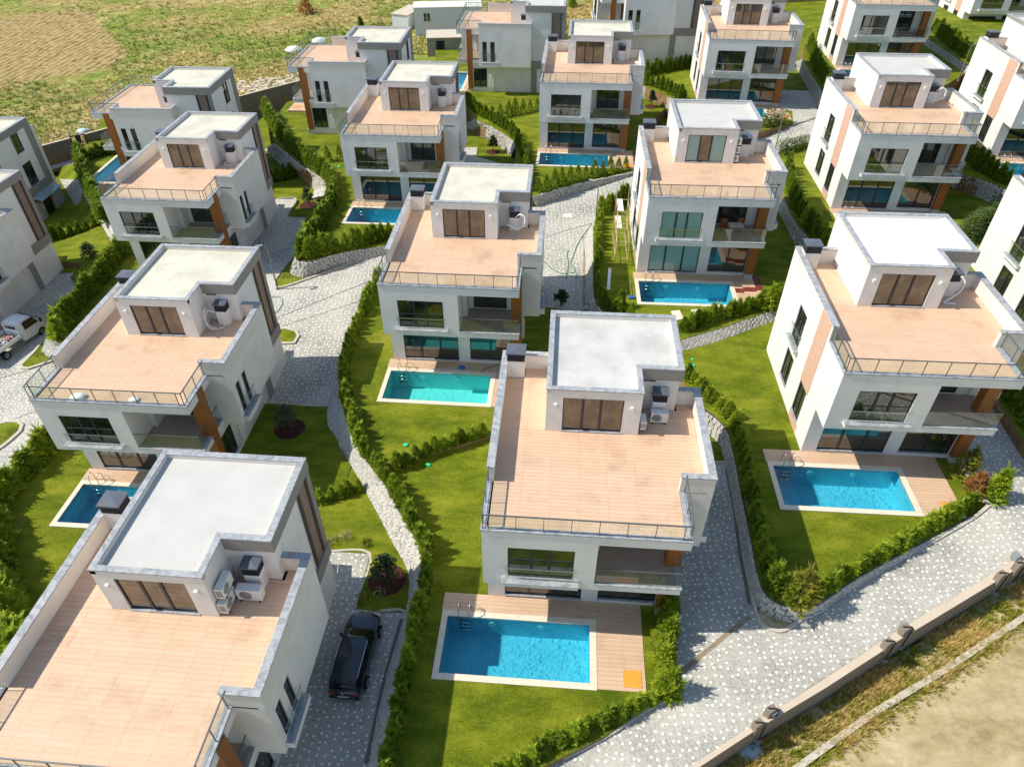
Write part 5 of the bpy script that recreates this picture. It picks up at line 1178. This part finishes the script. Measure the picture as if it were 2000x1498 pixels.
def shed(name, lab, px, py, pl, W_, D_, H_, yaw_, mw, mr, wins, door=None, ov=.1, dz=0):
    p = pix(px, py, pl); g = empty(name, p+Vector((0, 0, dz)), yaw_)
    q = MB(); q.box(0, W_, 0, D_, -1.5, H_); q.build('wall', mw, g)
    q = MB(); q.v = [(-ov, -ov, H_), (W_+ov, -ov, H_), (W_+ov, D_+ov, H_+.0), (-ov, D_+ov, H_), (-ov, -ov, H_+.1), (W_+ov, -ov, H_+.1), (W_+ov, D_+ov, H_+.18), (-ov, D_+ov, H_+.18)]
    q.f = [(0, 3, 2, 1), (4, 5, 6, 7), (0, 1, 5, 4), (1, 2, 6, 5), (2, 3, 7, 6), (3, 0, 4, 7)]; q.mi = [0]*6; q.build('roof', mr, g)
    for (x0, x1, z0, z1) in wins:
        q = MB(); q.box(x0, x1, -.04, 0.02, z0, z1); f_ = q.build('window', m_white, g)
        for u0, u1 in ((x0+.06, (x0+x1)/2-.04), ((x0+x1)/2+.04, x1-.06)):
            q = MB(); q.box(u0, u1, -.055, -.04, z0+.06, z1-.06); q.build('pane', m_pane, f_)
    if door:
        q = MB(); q.box(door[0], door[1], -.05, .02, 0, door[2]); q.build('door', door[3], g)
    tag(g, lab, 'shed'); return g
m_panel = mat('white_cabin_panel', (.66, .68, .67), .5, .3, noise=(1, .03)); m_sroof = mat('pale_sheet_roof', (.66, .66, .62), .6, .3, noise=(2, .05))
m_beige = mat('grey_beige_block', (.30, .275, .22), .85, .2, noise=(1.5, .15)); m_broof = mat('tan_sheet_roof', (.55, .49, .38), .7, .2, noise=(2, .12))
sy = R(4)
shed('site_cabin', 'long white site cabin with two small windows at the top edge', 812, 72, FP, 9.6, 3.2, 2.7, sy, m_panel, m_sroof, [(1.3, 2.3, .9, 2.1), (7.4, 8.4, .9, 2.1)], dz=1.0)
shed('block_shed', 'low grey beige block shed with open dark doorway, before the white cabin', 836, 112, FP, 8.5, 3.6, 2.3, sy, m_beige, m_broof, [], (1.2, 2.3, 2.0, m_dark))  # door part is a dark panel, the shade of the open doorway as colour
shed('annex', 'small white annex with ventilation holes, left of the white cabin', 768, 60, FP, 2.6, 5.5, 2.2, R(-22), m_panel, m_broof, [])
q = MB(); q.box(0, .8, 0, .3, 0, .6); q.box(.15, .6, -.02, 0, .1, .5); o = q.build('air_conditioner', m_white); p = pix(818, 66, FP); o.location = p+Vector((0, -.6, 1.1)); tag(o, 'white air conditioner on the wall of the site cabin', 'air conditioner')

# ------------------------------------------------------------------ street lamps
def street_lamp(px, py, pl, h, az, lab):
    p = pix(px, py, pl); g = empty('street_lamp', p, az); q = MB()
    q.tube([(0, 0, -.1), (0, 0, h)], [.06, .045], 8); q.tube([(0, 0, h), (.0, 0, h+.02), (.35, 0, h+.30)], .04, 6); q.box(-.12, .12, -.12, .12, 0, .04); q.build('pole', mat('lamp_pole_grey', (.20, .20, .18), .5, .4), g, False)
    q = MB(); q.box(.30, .85, -.09, .09, h+.28, h+.35); q.build('lamp_head', mat('lamp_head_grey', (.30, .31, .30), .5, .4), g); tag(g, lab, 'street lamp', 'street lamps of the estate')
street_lamp(542, 565, RB, 3.6, R(200), 'street lamp at the road bend left of the rounded stone wall')
street_lamp(1163, 437, RB, 3.4, R(150), 'street lamp at the top of the stone strip beside the green hoses')
street_lamp(1512, 300, RB, 3.4, R(150), 'street lamp behind the villa with teal curtains')
street_lamp(1871, 158, -24.4, 3.4, R(10), 'street lamp at the upper right below the dark hedge')

# ------------------------------------------------------------------ vehicles
m_paint = mat('black_car_paint', (.006, .010, .017), .22, .5, coat=.6); m_cglass = mat('car_glass', (.004, .007, .009), .06, .5, ior=1.45)
m_chrome = mat('chrome_trim', (.75, .75, .75), .12, .5, metal=1); m_rubber = mat('tyre_rubber', (.02, .02, .02), .9, .1); m_red = mat('red_tail_lens', (.42, .01, .015), .2, .5)
m_plate = mat('number_plate', (.45, .52, .62), .5, .3); m_lens = mat('headlamp_lens', (.5, .55, .58), .1, .6)
def loft(secs, m, name, parent, smooth_=True, closed=False):
    """secs: list of (y, [(x,z)...]) cross sections"""
    mb = MB(); n_ = len(secs[0][1])
    for y, pr in secs: mb.v += [(x, y, z) for x, z in pr]
    for i in range(len(secs)-1):
        for j in range(n_-1):
            a = i*n_+j; mb.f.append((a, a+1, a+n_+1, a+n_)); mb.mi.append(0)
    mb.f.append(tuple(range(n_))); mb.mi.append(0); mb.f.append(tuple(range((len(secs)-1)*n_, len(secs)*n_))[::-1]); mb.mi.append(0)
    o = mb.build(name, m, parent, smooth_); sb = o.modifiers.new('smooth_body', 'SUBSURF'); sb.levels = 2; sb.render_levels = 2; return o
def wheel(parent, x, y, r_=.33, w_=.22):
    q = MB(); q.tube([(x-w_/2, y, r_), (x+w_/2, y, r_)], r_, 20); wo_ = q.build('wheel', m_rubber, parent)
    q = MB(); s_ = 1 if x > 0 else -1; q.tube([(x+s_*w_/2-.01*s_, y, r_), (x+s_*w_/2+.012*s_, y, r_)], r_*.66, 14); q.build('rim', mat('alloy_rim', (.35, .36, .38), .3, .5, metal=.8), wo_)
pf = pix(716, 1196, -30.66+.62); pr_ = pix(671, 1352, -30.66+.62)
cd = (pf-pr_); cl = cd.to_2d().length; cyaw = math.atan2(cd.y, cd.x)-math.pi/2
car = empty('estate_car', Vector(((pf.x+pr_.x)/2, (pf.y+pr_.y)/2, -30.655+ZO)), cyaw)
S = cl/4.75*1.06
def half(w1, zt, zb, zs):   # lower body section from bottom left over the shoulder to bottom right
    return [(-w1*.90, zb), (-w1, zb+.14), (-w1*1.0, zs-.10), (-w1*.955, zs), (-w1*.80, zt-.015), (-w1*.40, zt+.015), (0, zt+.02), (w1*.40, zt+.015), (w1*.80, zt-.015), (w1*.955, zs), (w1, zs-.10), (w1, zb+.14), (w1*.90, zb)]
body = [(-2.38, half(.50, .64, .32, .58)), (-2.34, half(.64, .76, .28, .68)), (-2.24, half(.76, .90, .24, .82)), (-2.0, half(.86, .95, .20, .88)), (-1.3, half(.90, .97, .18, .91)), (-.3, half(.91, .96, .18, .90)), (.7, half(.91, .95, .18, .89)), (1.15, half(.905, .94, .18, .87)), (1.6, half(.89, .88, .18, .82)), (2.0, half(.84, .80, .20, .74)), (2.2, half(.76, .72, .22, .66)), (2.32, half(.62, .64, .26, .58)), (2.38, half(.44, .56, .32, .50))]
cb = empty  # noqa
loft(body, m_paint, 'body', car)
def gsec(wb, wt, zb, zt): return [(-wb, zb), (-wb*.985, zb+.05), (-(wb+wt)/2-.01, (zb+zt)/2), (-wt, zt-.05), (-wt*.86, zt), (-wt*.4, zt+.025), (0, zt+.03), (wt*.4, zt+.025), (wt*.86, zt), (wt, zt-.05), ((wb+wt)/2+.01, (zb+zt)/2), (wb*.985, zb+.05), (wb, zb)]
loft([(-2.18, gsec(.74, .66, .86, .93)), (-1.98, gsec(.80, .64, .88, 1.18)), (-1.72, gsec(.82, .61, .90, 1.36)), (-.9, gsec(.84, .62, .90, 1.43)), (-.1, gsec(.845, .63, .90, 1.44)), (.30, gsec(.845, .62, .90, 1.38)), (.78, gsec(.84, .68, .90, 1.12)), (1.18, gsec(.80, .74, .88, .92))], m_cglass, 'cabin_glass', car)
loft([(-2.08, [(-.62, 1.17), (-.3, 1.215), (0, 1.23), (.3, 1.215), (.62, 1.17)]), (-1.80, [(-.66, 1.36), (-.3, 1.40), (0, 1.41), (.3, 1.40), (.66, 1.36)]), (-.9, [(-.70, 1.44), (-.3, 1.485), (0, 1.495), (.3, 1.485), (.70, 1.44)]), (-.1, [(-.70, 1.445), (-.3, 1.495), (0, 1.505), (.3, 1.495), (.70, 1.445)]), (.34, [(-.68, 1.385), (-.3, 1.425), (0, 1.435), (.3, 1.425), (.68, 1.385)])], mat('roof_paint', (.010, .020, .032), .28, .5, coat=.5), 'roof_panel', car)
for s_ in (-1, 1):
    q = MB(); q.tube([(s_*.68, -1.75, 1.37), (s_*.68, -1.6, 1.45), (s_*.69, -.9, 1.50), (s_*.69, -.1, 1.50), (s_*.68, .15, 1.45)], .016, 6); q.build('roof_rail', m_chrome, car)
    q = MB(); q.tube([(s_*.855, -1.7, .96), (s_*.87, -.9, .945), (s_*.87, .3, .935), (s_*.85, .9, .925)], .012, 5); q.build('window_trim', m_chrome, car)
    for (y0, y1) in ((-1.62, -.95), (-.88, -.02), (.05, .62)):
        pass
    q = MB(); q.box(s_*.93-.07, s_*.93+.07, .62, .76, .93, 1.05); q.build('mirror', m_paint, car)
    q = MB(); q.box(s_*.60-.14, s_*.60+.14, -2.36, -2.24, .74, .80); q.build('tail_light', m_red, car)
    q = MB(); q.box(s_*.60-.16, s_*.60+.16, 2.10, 2.27, .60, .70); q.build('headlight', m_lens, car)
    for y in (-1.42, 1.42): wheel(car, s_*.84, y)
q = MB(); q.box(-.27, .27, -2.40, -2.37, .50, .61); q.build('number_plate', m_plate, car)
q = MB(); q.box(-.05, .05, -2.39, -2.36, .78, .86); q.build('emblem', m_chrome, car)
q = MB(); q.box(-.62, .62, -2.0, -1.86, 1.27, 1.30); q.build('spoiler', m_paint, car)
q = MB(); q.box(-.35, .35, 2.33, 2.39, .38, .52); q.build('grille', m_dark, car)
q = MB(); q.box(-.76, .76, -2.36, -2.30, .28, .40); q.build('bumper', m_dark, car)
car.scale = (S, S, S)
tag(car, 'glossy black estate car with chrome roof rails parked on the shaded driveway', 'car')

# white flatbed truck
tf = pix(78, 642, RPL); tr_ = pix(0, 700, RPL)
td = Vector((tf.x-tr_.x, tf.y-tr_.y)); tyaw = math.atan2(td.y, td.x)-math.pi/2
tp = pix(60, 655, RPL)
tk = empty('flatbed_truck', tp, tyaw)
m_tw = mat('white_truck_paint', (.74, .76, .78), .3, .5, coat=.4)
def csec(w_, zb, zt, wt): return [(-w_, zb), (-w_, (zb+zt)/2), (-wt, zt-.08), (-wt*.85, zt), (0, zt+.03), (wt*.85, zt), (wt, zt-.08), (w_, (zb+zt)/2), (w_, zb)]
loft([(-1.15, csec(.80, .45, 1.85, .70)), (-1.05, csec(.84, .40, 1.95, .74)), (-.3, csec(.86, .38, 1.98, .75)), (.25, csec(.86, .38, 1.88, .72)), (.75, csec(.84, .40, 1.25, .76)), (.95, csec(.80, .42, 1.05, .72)), (1.05, csec(.72, .46, .9, .62))], m_tw, 'cab', tk)
loft([(.30, [(-.68, 1.80), (0, 1.86), (.68, 1.80)]), (.77, [(-.72, 1.27), (0, 1.31), (.72, 1.27)]), (.78, [(-.70, 1.25), (0, 1.29), (.70, 1.25)])], m_cglass, 'windscreen', tk)
for s_ in (-1, 1):
    q = MB(); q.v = [(s_*.865, -.75, 1.2), (s_*.865, .5, 1.2), (s_*.78, .22, 1.78), (s_*.77, -.70, 1.80)]; q.v += [(x+s_*.01, y, z) for x, y, z in q.v]; q.f = [(4, 5, 6, 7), (0, 1, 2, 3), (0, 1, 5, 4), (3, 2, 6, 7), (1, 2, 6, 5), (0, 3, 7, 4)]; q.mi = [0]*6; q.build('side_window', m_cglass, tk)
    wheel(tk, s_*.78, .45, .32, .2); wheel(tk, s_*.74, -2.9, .32, .24)
    q = MB(); q.box(s_*1.0-.06, s_*1.0+.06, .55, .68, 1.15, 1.45); q.build('mirror', m_dark, tk)
    q = MB(); q.box(s_*.86-.02, s_*.86+.02, -4.1, -1.25, .85, 1.15); q.build('side_board', m_tw, tk)
    q = MB(); q.box(s_*.6-.12, s_*.6+.12, -4.18, -4.12, .6, .75); q.build('tail_light', m_red, tk)
for i in range(3):
    q = MB(); q.box(-.5+i*.36, -.24+i*.36, -1.19, -1.15, 1.42, 1.68); q.build('rear_window', m_cglass, tk)
q = MB(); q.box(-.84, .84, -4.1, -1.25, .78, .86); q.build('load_bed', mat('bed_grey', (.2, .2, .2), .7, .3), tk)
q = MB(); q.box(-.86, .86, -4.14, -4.1, .80, 1.15); q.build('tailgate', m_tw, tk)
q = MB(); q.box(-.35, .35, -4.1, .4, .5, .62); q.box(-.8, .8, -3.1, -2.7, .3, .36); q.build('chassis', m_dark, tk)
tag(tk, 'white flatbed pickup truck loaded with pipes and sacks, at the left edge', 'truck')
rr = random.Random(5); cols = [(.55, .30, .05), (.42, .05, .04), (.10, .22, .45), (.5, .5, .5), (.7, .7, .68), (.3, .3, .3), (.05, .05, .05)]
Tm = Matrix.Translation(tp) @ Matrix.Rotation(tyaw, 4, 'Z')
for i in range(24):
    q = MB(); c = rr.choice(cols); L_ = rr.uniform(.25, .7); wv = rr.uniform(.1, .25)
    if i % 3 == 0:
        q.tube([(0, -L_, .05), (0, L_, .06)], .05, 7); nm, cat_ = 'pipe', 'pipe'
    else:
        q.box(-wv, wv, -wv*.8, wv*.8, 0, .14); q.tube([(-wv*.8, 0, .14), (wv*.8, 0, .14)], wv*.45, 6); nm, cat_ = 'load_bundle', 'bundle'
    o = q.build(nm, mat('load_%d' % (i % 7), tuple(c*.6+.12 for c in cols[i % 7]), .7, .3)); o.matrix_world = Tm @ Matrix.Translation((rr.uniform(-.6, .6), rr.uniform(-3.9, -1.5), .88+rr.random()*.12)) @ Matrix.Rotation(rr.uniform(-.9, .9) if i % 3 else rr.uniform(-.15, .15), 4, 'Z')
    tag(o, '%s %s, %s in the load of the white truck' % (['orange brown', 'dark red', 'blue', 'mid grey', 'white', 'dark grey', 'black'][i % 7], 'pipe' if nm == 'pipe' else 'bundle', ['near the cab', 'in the middle', 'near the tailgate', 'by the side board'][i//7]), cat_, 'pipes on the truck bed' if nm == 'pipe' else 'bundles on the truck bed')

# ------------------------------------------------------------------ things on the roofs
def ac(k, x, y, z, rz, lab, w_=.80, h=.56, d=.30):
    g = empty('air_conditioner', L2W(k, x, y, z), yaw(k)+rz); q = MB(); q.box(-w_/2, w_/2, -d/2, d/2, .06, h+.06); q.build('casing', mat('ac_casing', (.72, .71, .66), .5, .3), g)
    q = MB(); n_ = 20; c = (-.12, -d/2-.008, h/2+.06); rad = h*.40
    ring = [(c[0]+rad*math.cos(6.283*t/n_), c[1], c[2]+rad*math.sin(6.283*t/n_)) for t in range(n_)]; q.poly(ring); q.poly([(a_, b_+.007, c_) for a_, b_, c_ in ring])
    fg = q.build('fan_grille', mat('fan_dark', (.16, .16, .15), .6, .3), g)
    q = MB()
    for rr_ in (.3, .6, .92):
        q.tube([(c[0]+rad*rr_*math.cos(6.283*t/14), c[1]-.006, c[2]+rad*rr_*math.sin(6.283*t/14)) for t in range(15)], .008, 4)
    q.build('grille_ring', mat('ac_casing2', (.6, .6, .56), .5, .3), fg)
    q = MB(); q.box(-w_/2+.08, -w_/2+.13, -d/2-.04, d/2+.04, 0, .06); q.box(w_/2-.13, w_/2-.08, -d/2-.04, d/2+.04, 0, .06); q.build('foot', m_dark, g)
    q = MB()
    for i in range(7): q.box(-w_/2-.004, -w_/2, -d/2+.03+i*.035, -d/2+.045+i*.035, .15, h-.02)
    q.build('side_vent', m_dark, g); tag(g, lab, 'air conditioner')
ac('H1', 7.50, 6.86, 6.60, 0, 'air conditioner standing in front of the black cowl on the nearest middle villa')
ac('H1', 6.72, 6.35, 6.72, R(90), 'narrow air conditioner against the tower wall of the nearest middle villa', .6, .46, .26)
ac('H3', 7.46, 6.80, 6.60, 0, 'air conditioner on the terrace floor before the black cowl, lower left villa', .95, .62, .34)
ac('H3', 6.74, 6.52, 7.42, R(90), 'upper air conditioner hung on the tower wall of the lower left villa', .85, .56, .30)
ac('H3', 6.74, 6.36, 6.72, R(90), 'lower air conditioner under the hung one on the lower left villa tower', .85, .56, .30)
for i in range(3): ac('H9', 6.66, 6.12, 6.62+i*.62, 0, ['lowest', 'middle', 'topmost'][i]+' air conditioner of the stack beside the tower with teal curtains', .34, .5, .3)
def hose(k, pts, lab, r_=.03, m=m_white, name='white_hose'):
    g = MB(); P = [L2W(k, *p) for p in smooth(pts, 5)]; o_ = P[0].copy(); g.tube([p-o_ for p in P], r_, 6); o = g.build(name, m, None, True); o.location = o_; tag(o, lab, 'hose')
lp = [(7.15, 7.1, 7.5), (6.9, 6.95, 7.7), (6.7, 6.8, 7.4), (6.75, 6.6, 7.0), (7.0, 6.5, 6.75), (7.4, 6.7, 6.66), (7.6, 7.0, 6.68), (7.5, 7.1, 7.0)]
lq = [(7.6, 7.1, 7.6), (7.9, 6.9, 7.9), (8.2, 6.8, 7.7), (8.1, 6.7, 7.2), (7.7, 6.7, 7.0), (7.3, 6.8, 7.1), (7.0, 6.9, 7.2)]
hose('H4', lp, 'coiled white hose beside the black cowl, villa with two white sacks'); hose('H4', [(6.85, 7.1, 7.6), (6.7, 6.9, 7.8), (6.62, 6.75, 7.3), (6.9, 6.6, 6.9), (7.2, 6.7, 6.67)], 'second white hose loop against the tower, villa with two white sacks')
hose('H5', lq, 'bent white hose hanging before the black cowl of the central villa', .045)
hose('H2', [(7.7, 7.1, 7.9), (7.95, 6.95, 7.6), (7.8, 6.8, 7.1), (7.3, 6.6, 6.75), (7.0, 6.4, 6.65), (7.6, 6.35, 6.65)], 'white hose draped to the floor on the villa with the glaring white roof', .045)
hose('H7', [(7.2, 7.1, 7.4), (7.3, 6.9, 6.9), (7.0, 6.7, 6.66), (7.5, 6.6, 6.66), (8.3, 6.9, 6.66)], 'white hose lying on the terrace of the upper left villa')
hose('H8', [(7.2, 7.1, 7.4), (7.0, 6.8, 7.0), (6.9, 6.5, 6.7), (7.3, 6.4, 6.66)], 'white hose on the terrace of the top middle villa'); hose('H10', lq, 'white hose arching over the cowl of the upper right villa', .045)
hose('H6', [(7.3, 7.1, 7.45), (7.45, 7.0, 7.3), (7.5, 7.05, 7.0)], 'short white hose on the cowl base of the upper middle villa')
def lump(px, py, k, z, r_, m, lab, name, cat_, seed=1):
    rr = random.Random(seed); p = pix(px, py, HD[k][3]+z) if k else pix(px, py, z); q = MB(); nu, nv = 12, 6
    for j in range(nv+1):
        for i in range(nu):
            a = 6.283*i/nu; t = j/nv*1.5; rad = r_*math.cos(t)*rr.uniform(.82, 1.1); q.v.append((math.cos(a)*rad*1.5, math.sin(a)*rad, r_*.75*math.sin(t)*rr.uniform(.9, 1.05)))
    for j in range(nv):
        for i in range(nu): a = j*nu+i; b2 = j*nu+(i+1) % nu; q.f.append((a, b2, b2+nu, a+nu)); q.mi.append(0)
    o = q.build(name, m, None, True); o.location = p; tag(o, lab, cat_)
lump(154, 776, 'H4', 6.60, .30, m_white, 'larger white sack on the terrace edge of the left villa', 'white_sack', 'sack', 1)
lump(263, 781, 'H4', 6.60, .20, m_white, 'smaller white sack on the terrace edge of the left villa', 'white_sack', 'sack', 2)
lump(1246, 124, 'H8', 6.60, .22, m_white, 'white bag on the terrace of the top middle villa', 'white_bag', 'bag', 3)
lump(575, 100, None, FP, .9, m_white, 'left heap of white sheeting behind the railing of the side-on villa', 'sheeting', 'sheet', 4)
lump(625, 83, None, FP, .9, m_white, 'right heap of white sheeting behind the railing of the side-on villa', 'sheeting', 'sheet', 5)
lump(1466, 1468, None, LP2, .38, mat('blue_plastic', (.30, .42, .50), .4, .4), 'crumpled pale blue plastic sheet outside the boundary wall', 'plastic_sheet', 'litter', 6)
lump(164, 258, None, FP, .6, mat('blue_white_plastic', (.45, .60, .72), .4, .4), 'blue and white plastic litter behind the upper boundary wall', 'plastic_litter', 'litter', 7)
# green valve lids on the lawns
for i, (px, py, z, r_) in enumerate([(792, 869, -28.9, .13), (836, 908, -29.15, .14), (1352, 714, -27.9, .16), (1352, 702, -27.9, .09), (662, 326, -28.66, .16)]):
    q = MB(); n_ = 12; p = pix(px, py, z); pts = [(r_*math.cos(6.283*t/n_), r_*math.sin(6.283*t/n_), .05) for t in range(n_)]; q.poly(pts)
    for t in range(n_): q.poly([pts[t], pts[(t+1) % n_], (*pts[(t+1) % n_][:2], -.05), (*pts[t][:2], -.05)])
    o = q.build('valve_lid', mat('green_plastic', (.04, .62, .26), .5, .3)); o.location = p; tag(o, ['green lid on the lawn at the left end of the dividing hedge', 'green lid on the lawn just below the dividing hedge', 'larger green lid at the edge of the big sunny lawn', 'small green lid above the larger one on the big sunny lawn', 'green lid beside the cone shrubs of the upper middle villa'][i], 'lid')
def slab(pts, z, m, h, name, lab, cat_):
    P = [pix(x, y, z) for x, y in pts]; o_ = P[0].copy(); q = MB(); up = Vector((0, 0, h)); q.poly([p-o_+up for p in P])
    for i in range(len(P)): q.poly([P[i]-o_, P[(i+1) % len(P)]-o_, P[(i+1) % len(P)]-o_+up, P[i]-o_+up])
    o = q.build(name, m); o.location = o_; tag(o, lab, cat_)
slab([(1310, 609), (1327, 607), (1336, 624), (1320, 627)], -27.52, m_coping_cream, .06, 'stepping_slab', 'left pale slab on the grass below the checkered deck pool', 'slab')
slab([(1349, 606), (1364, 605), (1371, 617), (1360, 626)], -27.52, m_coping_cream, .06, 'stepping_slab', 'right pale slab on the grass below the checkered deck pool', 'slab')
slab([(1188, 525), (1194, 525), (1191, 567), (1185, 567)], -27.52, m_white, .06, 'white_board', 'long white board lying on the grass beside the hedge', 'board')
def stick(pts, z, r_, m, name, lab, cat_):
    P = [pix(x, y, z) for x, y in smooth(pts, 5)]; o_ = P[0].copy(); q = MB(); q.tube([p-o_+Vector((0, 0, r_)) for p in P], r_, 6); o = q.build(name, m, None, True); o.location = o_; tag(o, lab, cat_); return o
m_bl = mat('blue_plastic_brush', (.02, .12, .45), .5, .3)
def brush(p0, p1, hd, z, lab):
    P0, P1 = pix(*p0, z), pix(*p1, z); g = empty('pool_brush', P1); q = MB(); q.tube([P0-P1+Vector((0, 0, .03)), Vector((0, 0, .05))], .018, 6); q.build('handle', m_steel, g)
    H_ = pix(*hd, z)-P1; q = MB(); q.box(H_.x-.2, H_.x+.2, H_.y-.14, H_.y+.14, .0, .10); q.build('brush_head', m_bl, g); tag(g, lab, 'pool brush')
brush((842, 722), (896, 720), (902, 719), -28.88, 'blue pool brush with long pole on the deck behind the turquoise pool'); brush((1231, 553), (1234, 578), (1234, 582), -27.5, 'blue pool brush lying on the grass left of the checkered deck pool')
stick([(939, 728), (950, 720), (962, 716), (978, 712)], -28.88, .025, mat('blue_grey_hose', (.10, .14, .20), .5, .3), 'hose', 'dark hose end curling on the deck behind the turquoise pool', 'hose')
m_gh = mat('green_hose', (.03, .22, .11), .5, .3)
RPh = RBo(.01)
stick([(1156, 437), (1144, 454), (1134, 468), (1127, 480), (1120, 500), (1115, 513), (1123, 528), (1128, 545)], RPh, .025, m_gh, 'garden_hose', 'long green hose zigzagging down the driveway from the street lamp', 'hose')
stick([(1111, 490), (1107, 497), (1110, 514), (1109, 528), (1104, 545)], RPh, .025, m_gh, 'garden_hose', 'short green hose with hooked end on the driveway', 'hose')
stick([(1063, 512), (1072, 520), (1080, 527), (1100, 535), (1121, 533)], RPh, .025, m_gh, 'garden_hose', 'green hose coming out from beside the central villa wall', 'hose')
stick([(530, 580), (548, 582), (552, 592), (546, 604), (538, 612)], RPh, .02, m_gh, 'garden_hose', 'thin green hose loop on the road behind the left villa', 'hose')
# bamboo scaffold beside the curtained villa
g = empty('scaffold', L2W('H9', -1.2, 3.0, 0), yaw('H9')); mbm = mat('bamboo_pole', (.52, .40, .22), .7, .2)
def pole(a, b2, nm='pole'):
    q = MB(); q.tube([a, b2], .025, 5); q.build(nm, mbm, g)
for x in (-.35, .55):
    for y in (-.6, 1.4, 3.4): pole((x, y, 0), (x, y, 3.6+.7*(y > 0)))
for z in (.5, 1.9, 3.3):
    for x in (-.35, .55): pole((x, -.7, z), (x, 3.5, z))
    for y in (-.6, 1.4, 3.4): pole((-.45, y, z+.05), (.7, y, z+.05))
pole((-.35, -.6, .5), (-.35, 1.4, 3.3)); pole((.55, 1.4, .5), (.55, 3.4, 3.3))
for z in (1.95, 3.35):
    q = MB(); q.box(-.3, .1, 1.4, 3.4, z, z+.04); q.build('plank', m_white, g)
tag(g, 'bamboo pole scaffold along the left wall of the curtained villa', 'scaffold')
# balcony furniture of the curtained villa
g = empty('balcony_table', L2W('H9', 6.4, 1.2, 3.43), yaw('H9')); q = MB(); q.box(-.5, .5, -.35, .35, .70, .74); q.build('table_top', mat('pale_table', (.6, .55, .45), .5, .3), g)
for sx in (-1, 1):
    for s2_ in (-1, 1): q = MB(); q.box(sx*.44-.03, sx*.44+.03, s2_*.3-.03, s2_*.3+.03, 0, .70); q.build('leg', m_wood, g)
tag(g, 'pale table on the balcony of the curtained villa', 'table')
for i, (x, y, rz) in enumerate([(5.7, 1.6, 0), (6.9, 1.75, .3)]):
    g = empty('balcony_chair', L2W('H9', x, y, 3.43), yaw('H9')+rz); q = MB(); q.box(-.22, .22, -.22, .22, .40, .45); q.build('seat', m_wood, g); q = MB(); q.box(-.22, .22, .18, .22, .45, .9); q.build('backrest', m_wood, g)
    for sx in (-1, 1):
        for s2_ in (-1, 1): q = MB(); q.box(sx*.19-.02, sx*.19+.02, s2_*.19-.02, s2_*.19+.02, 0, .40); q.build('leg', m_wood, g)
    tag(g, ['left brown chair on the balcony of the curtained villa', 'right brown chair on the balcony of the curtained villa'][i], 'chair')
# pale rocks and rubble beyond the upper wall, litter on the dirt lot
rr = random.Random(9); q = MB(); Q2 = MB()
def rock(mb, p, s_):
    k = len(mb.v); vv = []
    for z in (0, 1):
        for (x, y) in ((-1, -1), (1, -1), (1, 1), (-1, 1)): vv.append((p.x+x*s_*rr.uniform(.5, 1), p.y+y*s_*rr.uniform(.5, 1), p.z-.05+z*s_*rr.uniform(.4, .9)))
    mb.v += vv
    for f in ((0, 3, 2, 1), (4, 5, 6, 7), (0, 1, 5, 4), (1, 2, 6, 5), (2, 3, 7, 6), (3, 0, 4, 7)): mb.f.append(tuple(k+i for i in f)); mb.mi.append(0)
for i in range(260):
    px = rr.uniform(465, 600); py = 186-(px-465)*.15+rr.uniform(-24, 2); rock(q, pix(px, py, FP), rr.uniform(.1, .38))
for i in range(90):
    px = rr.uniform(85, 215); py = 300-(px-85)*.33+rr.uniform(-38, -3); rock(q, pix(px, py, FP), rr.uniform(.06, .2))
tag(q.build('rubble', mat('pale_rubble', (.62, .55, .44), .9, .1, noise=(3, .15))), 'pale broken stones heaped behind the upper boundary wall', 'rubble', kind='stuff')
for i in range(330):
    t = rr.random(); px = 1400+t*600; py = 1505-t*385+rr.uniform(5, 95)*rr.random()+10; rock(Q2, pix(px, py, LP2), rr.uniform(.02, .075))
for i in range(60):
    rock(Q2, pix(rr.uniform(1600, 2000), rr.uniform(1300, 1498), LP), rr.uniform(.015, .05))
tag(Q2.build('litter', mat('white_litter', (.66, .66, .64), .8, .2)), 'scraps of white litter and pebbles on the verge and dirt lot', 'litter', kind='stuff')
for i, (cx, cy, n_) in enumerate([(150, 192, 30), (565, 158, 26)]):
    g = MB()
    for j in range(n_):
        p = pix(cx+rr.uniform(-28, 28), cy+rr.uniform(-12, 12), FP); d = Vector((rr.uniform(-1, 1), rr.uniform(-1, 1), rr.uniform(.1, 1)))*rr.uniform(.5, 1.3); g.tube([p, p+d*.6, p+d], [.05, .03, .01], 4)
    o = g.build('dead_branches', mat('bleached_branch', (.50, .42, .28), .9, .1)); tag(o, ['pile of dry branches in the grass beyond the upper left villa', 'bleached bare branches left of the villa with white sheets'][i], 'branches')
# white marks: pale manhole cover on the road
slab([(1101, 418), (1116, 418), (1117, 424), (1100, 424)], RBo(.006), mat('pale_cover', (.8, .77, .68), .7, .2), .012, 'manhole_cover', 'pale manhole cover on the road behind the central villa', 'manhole cover')
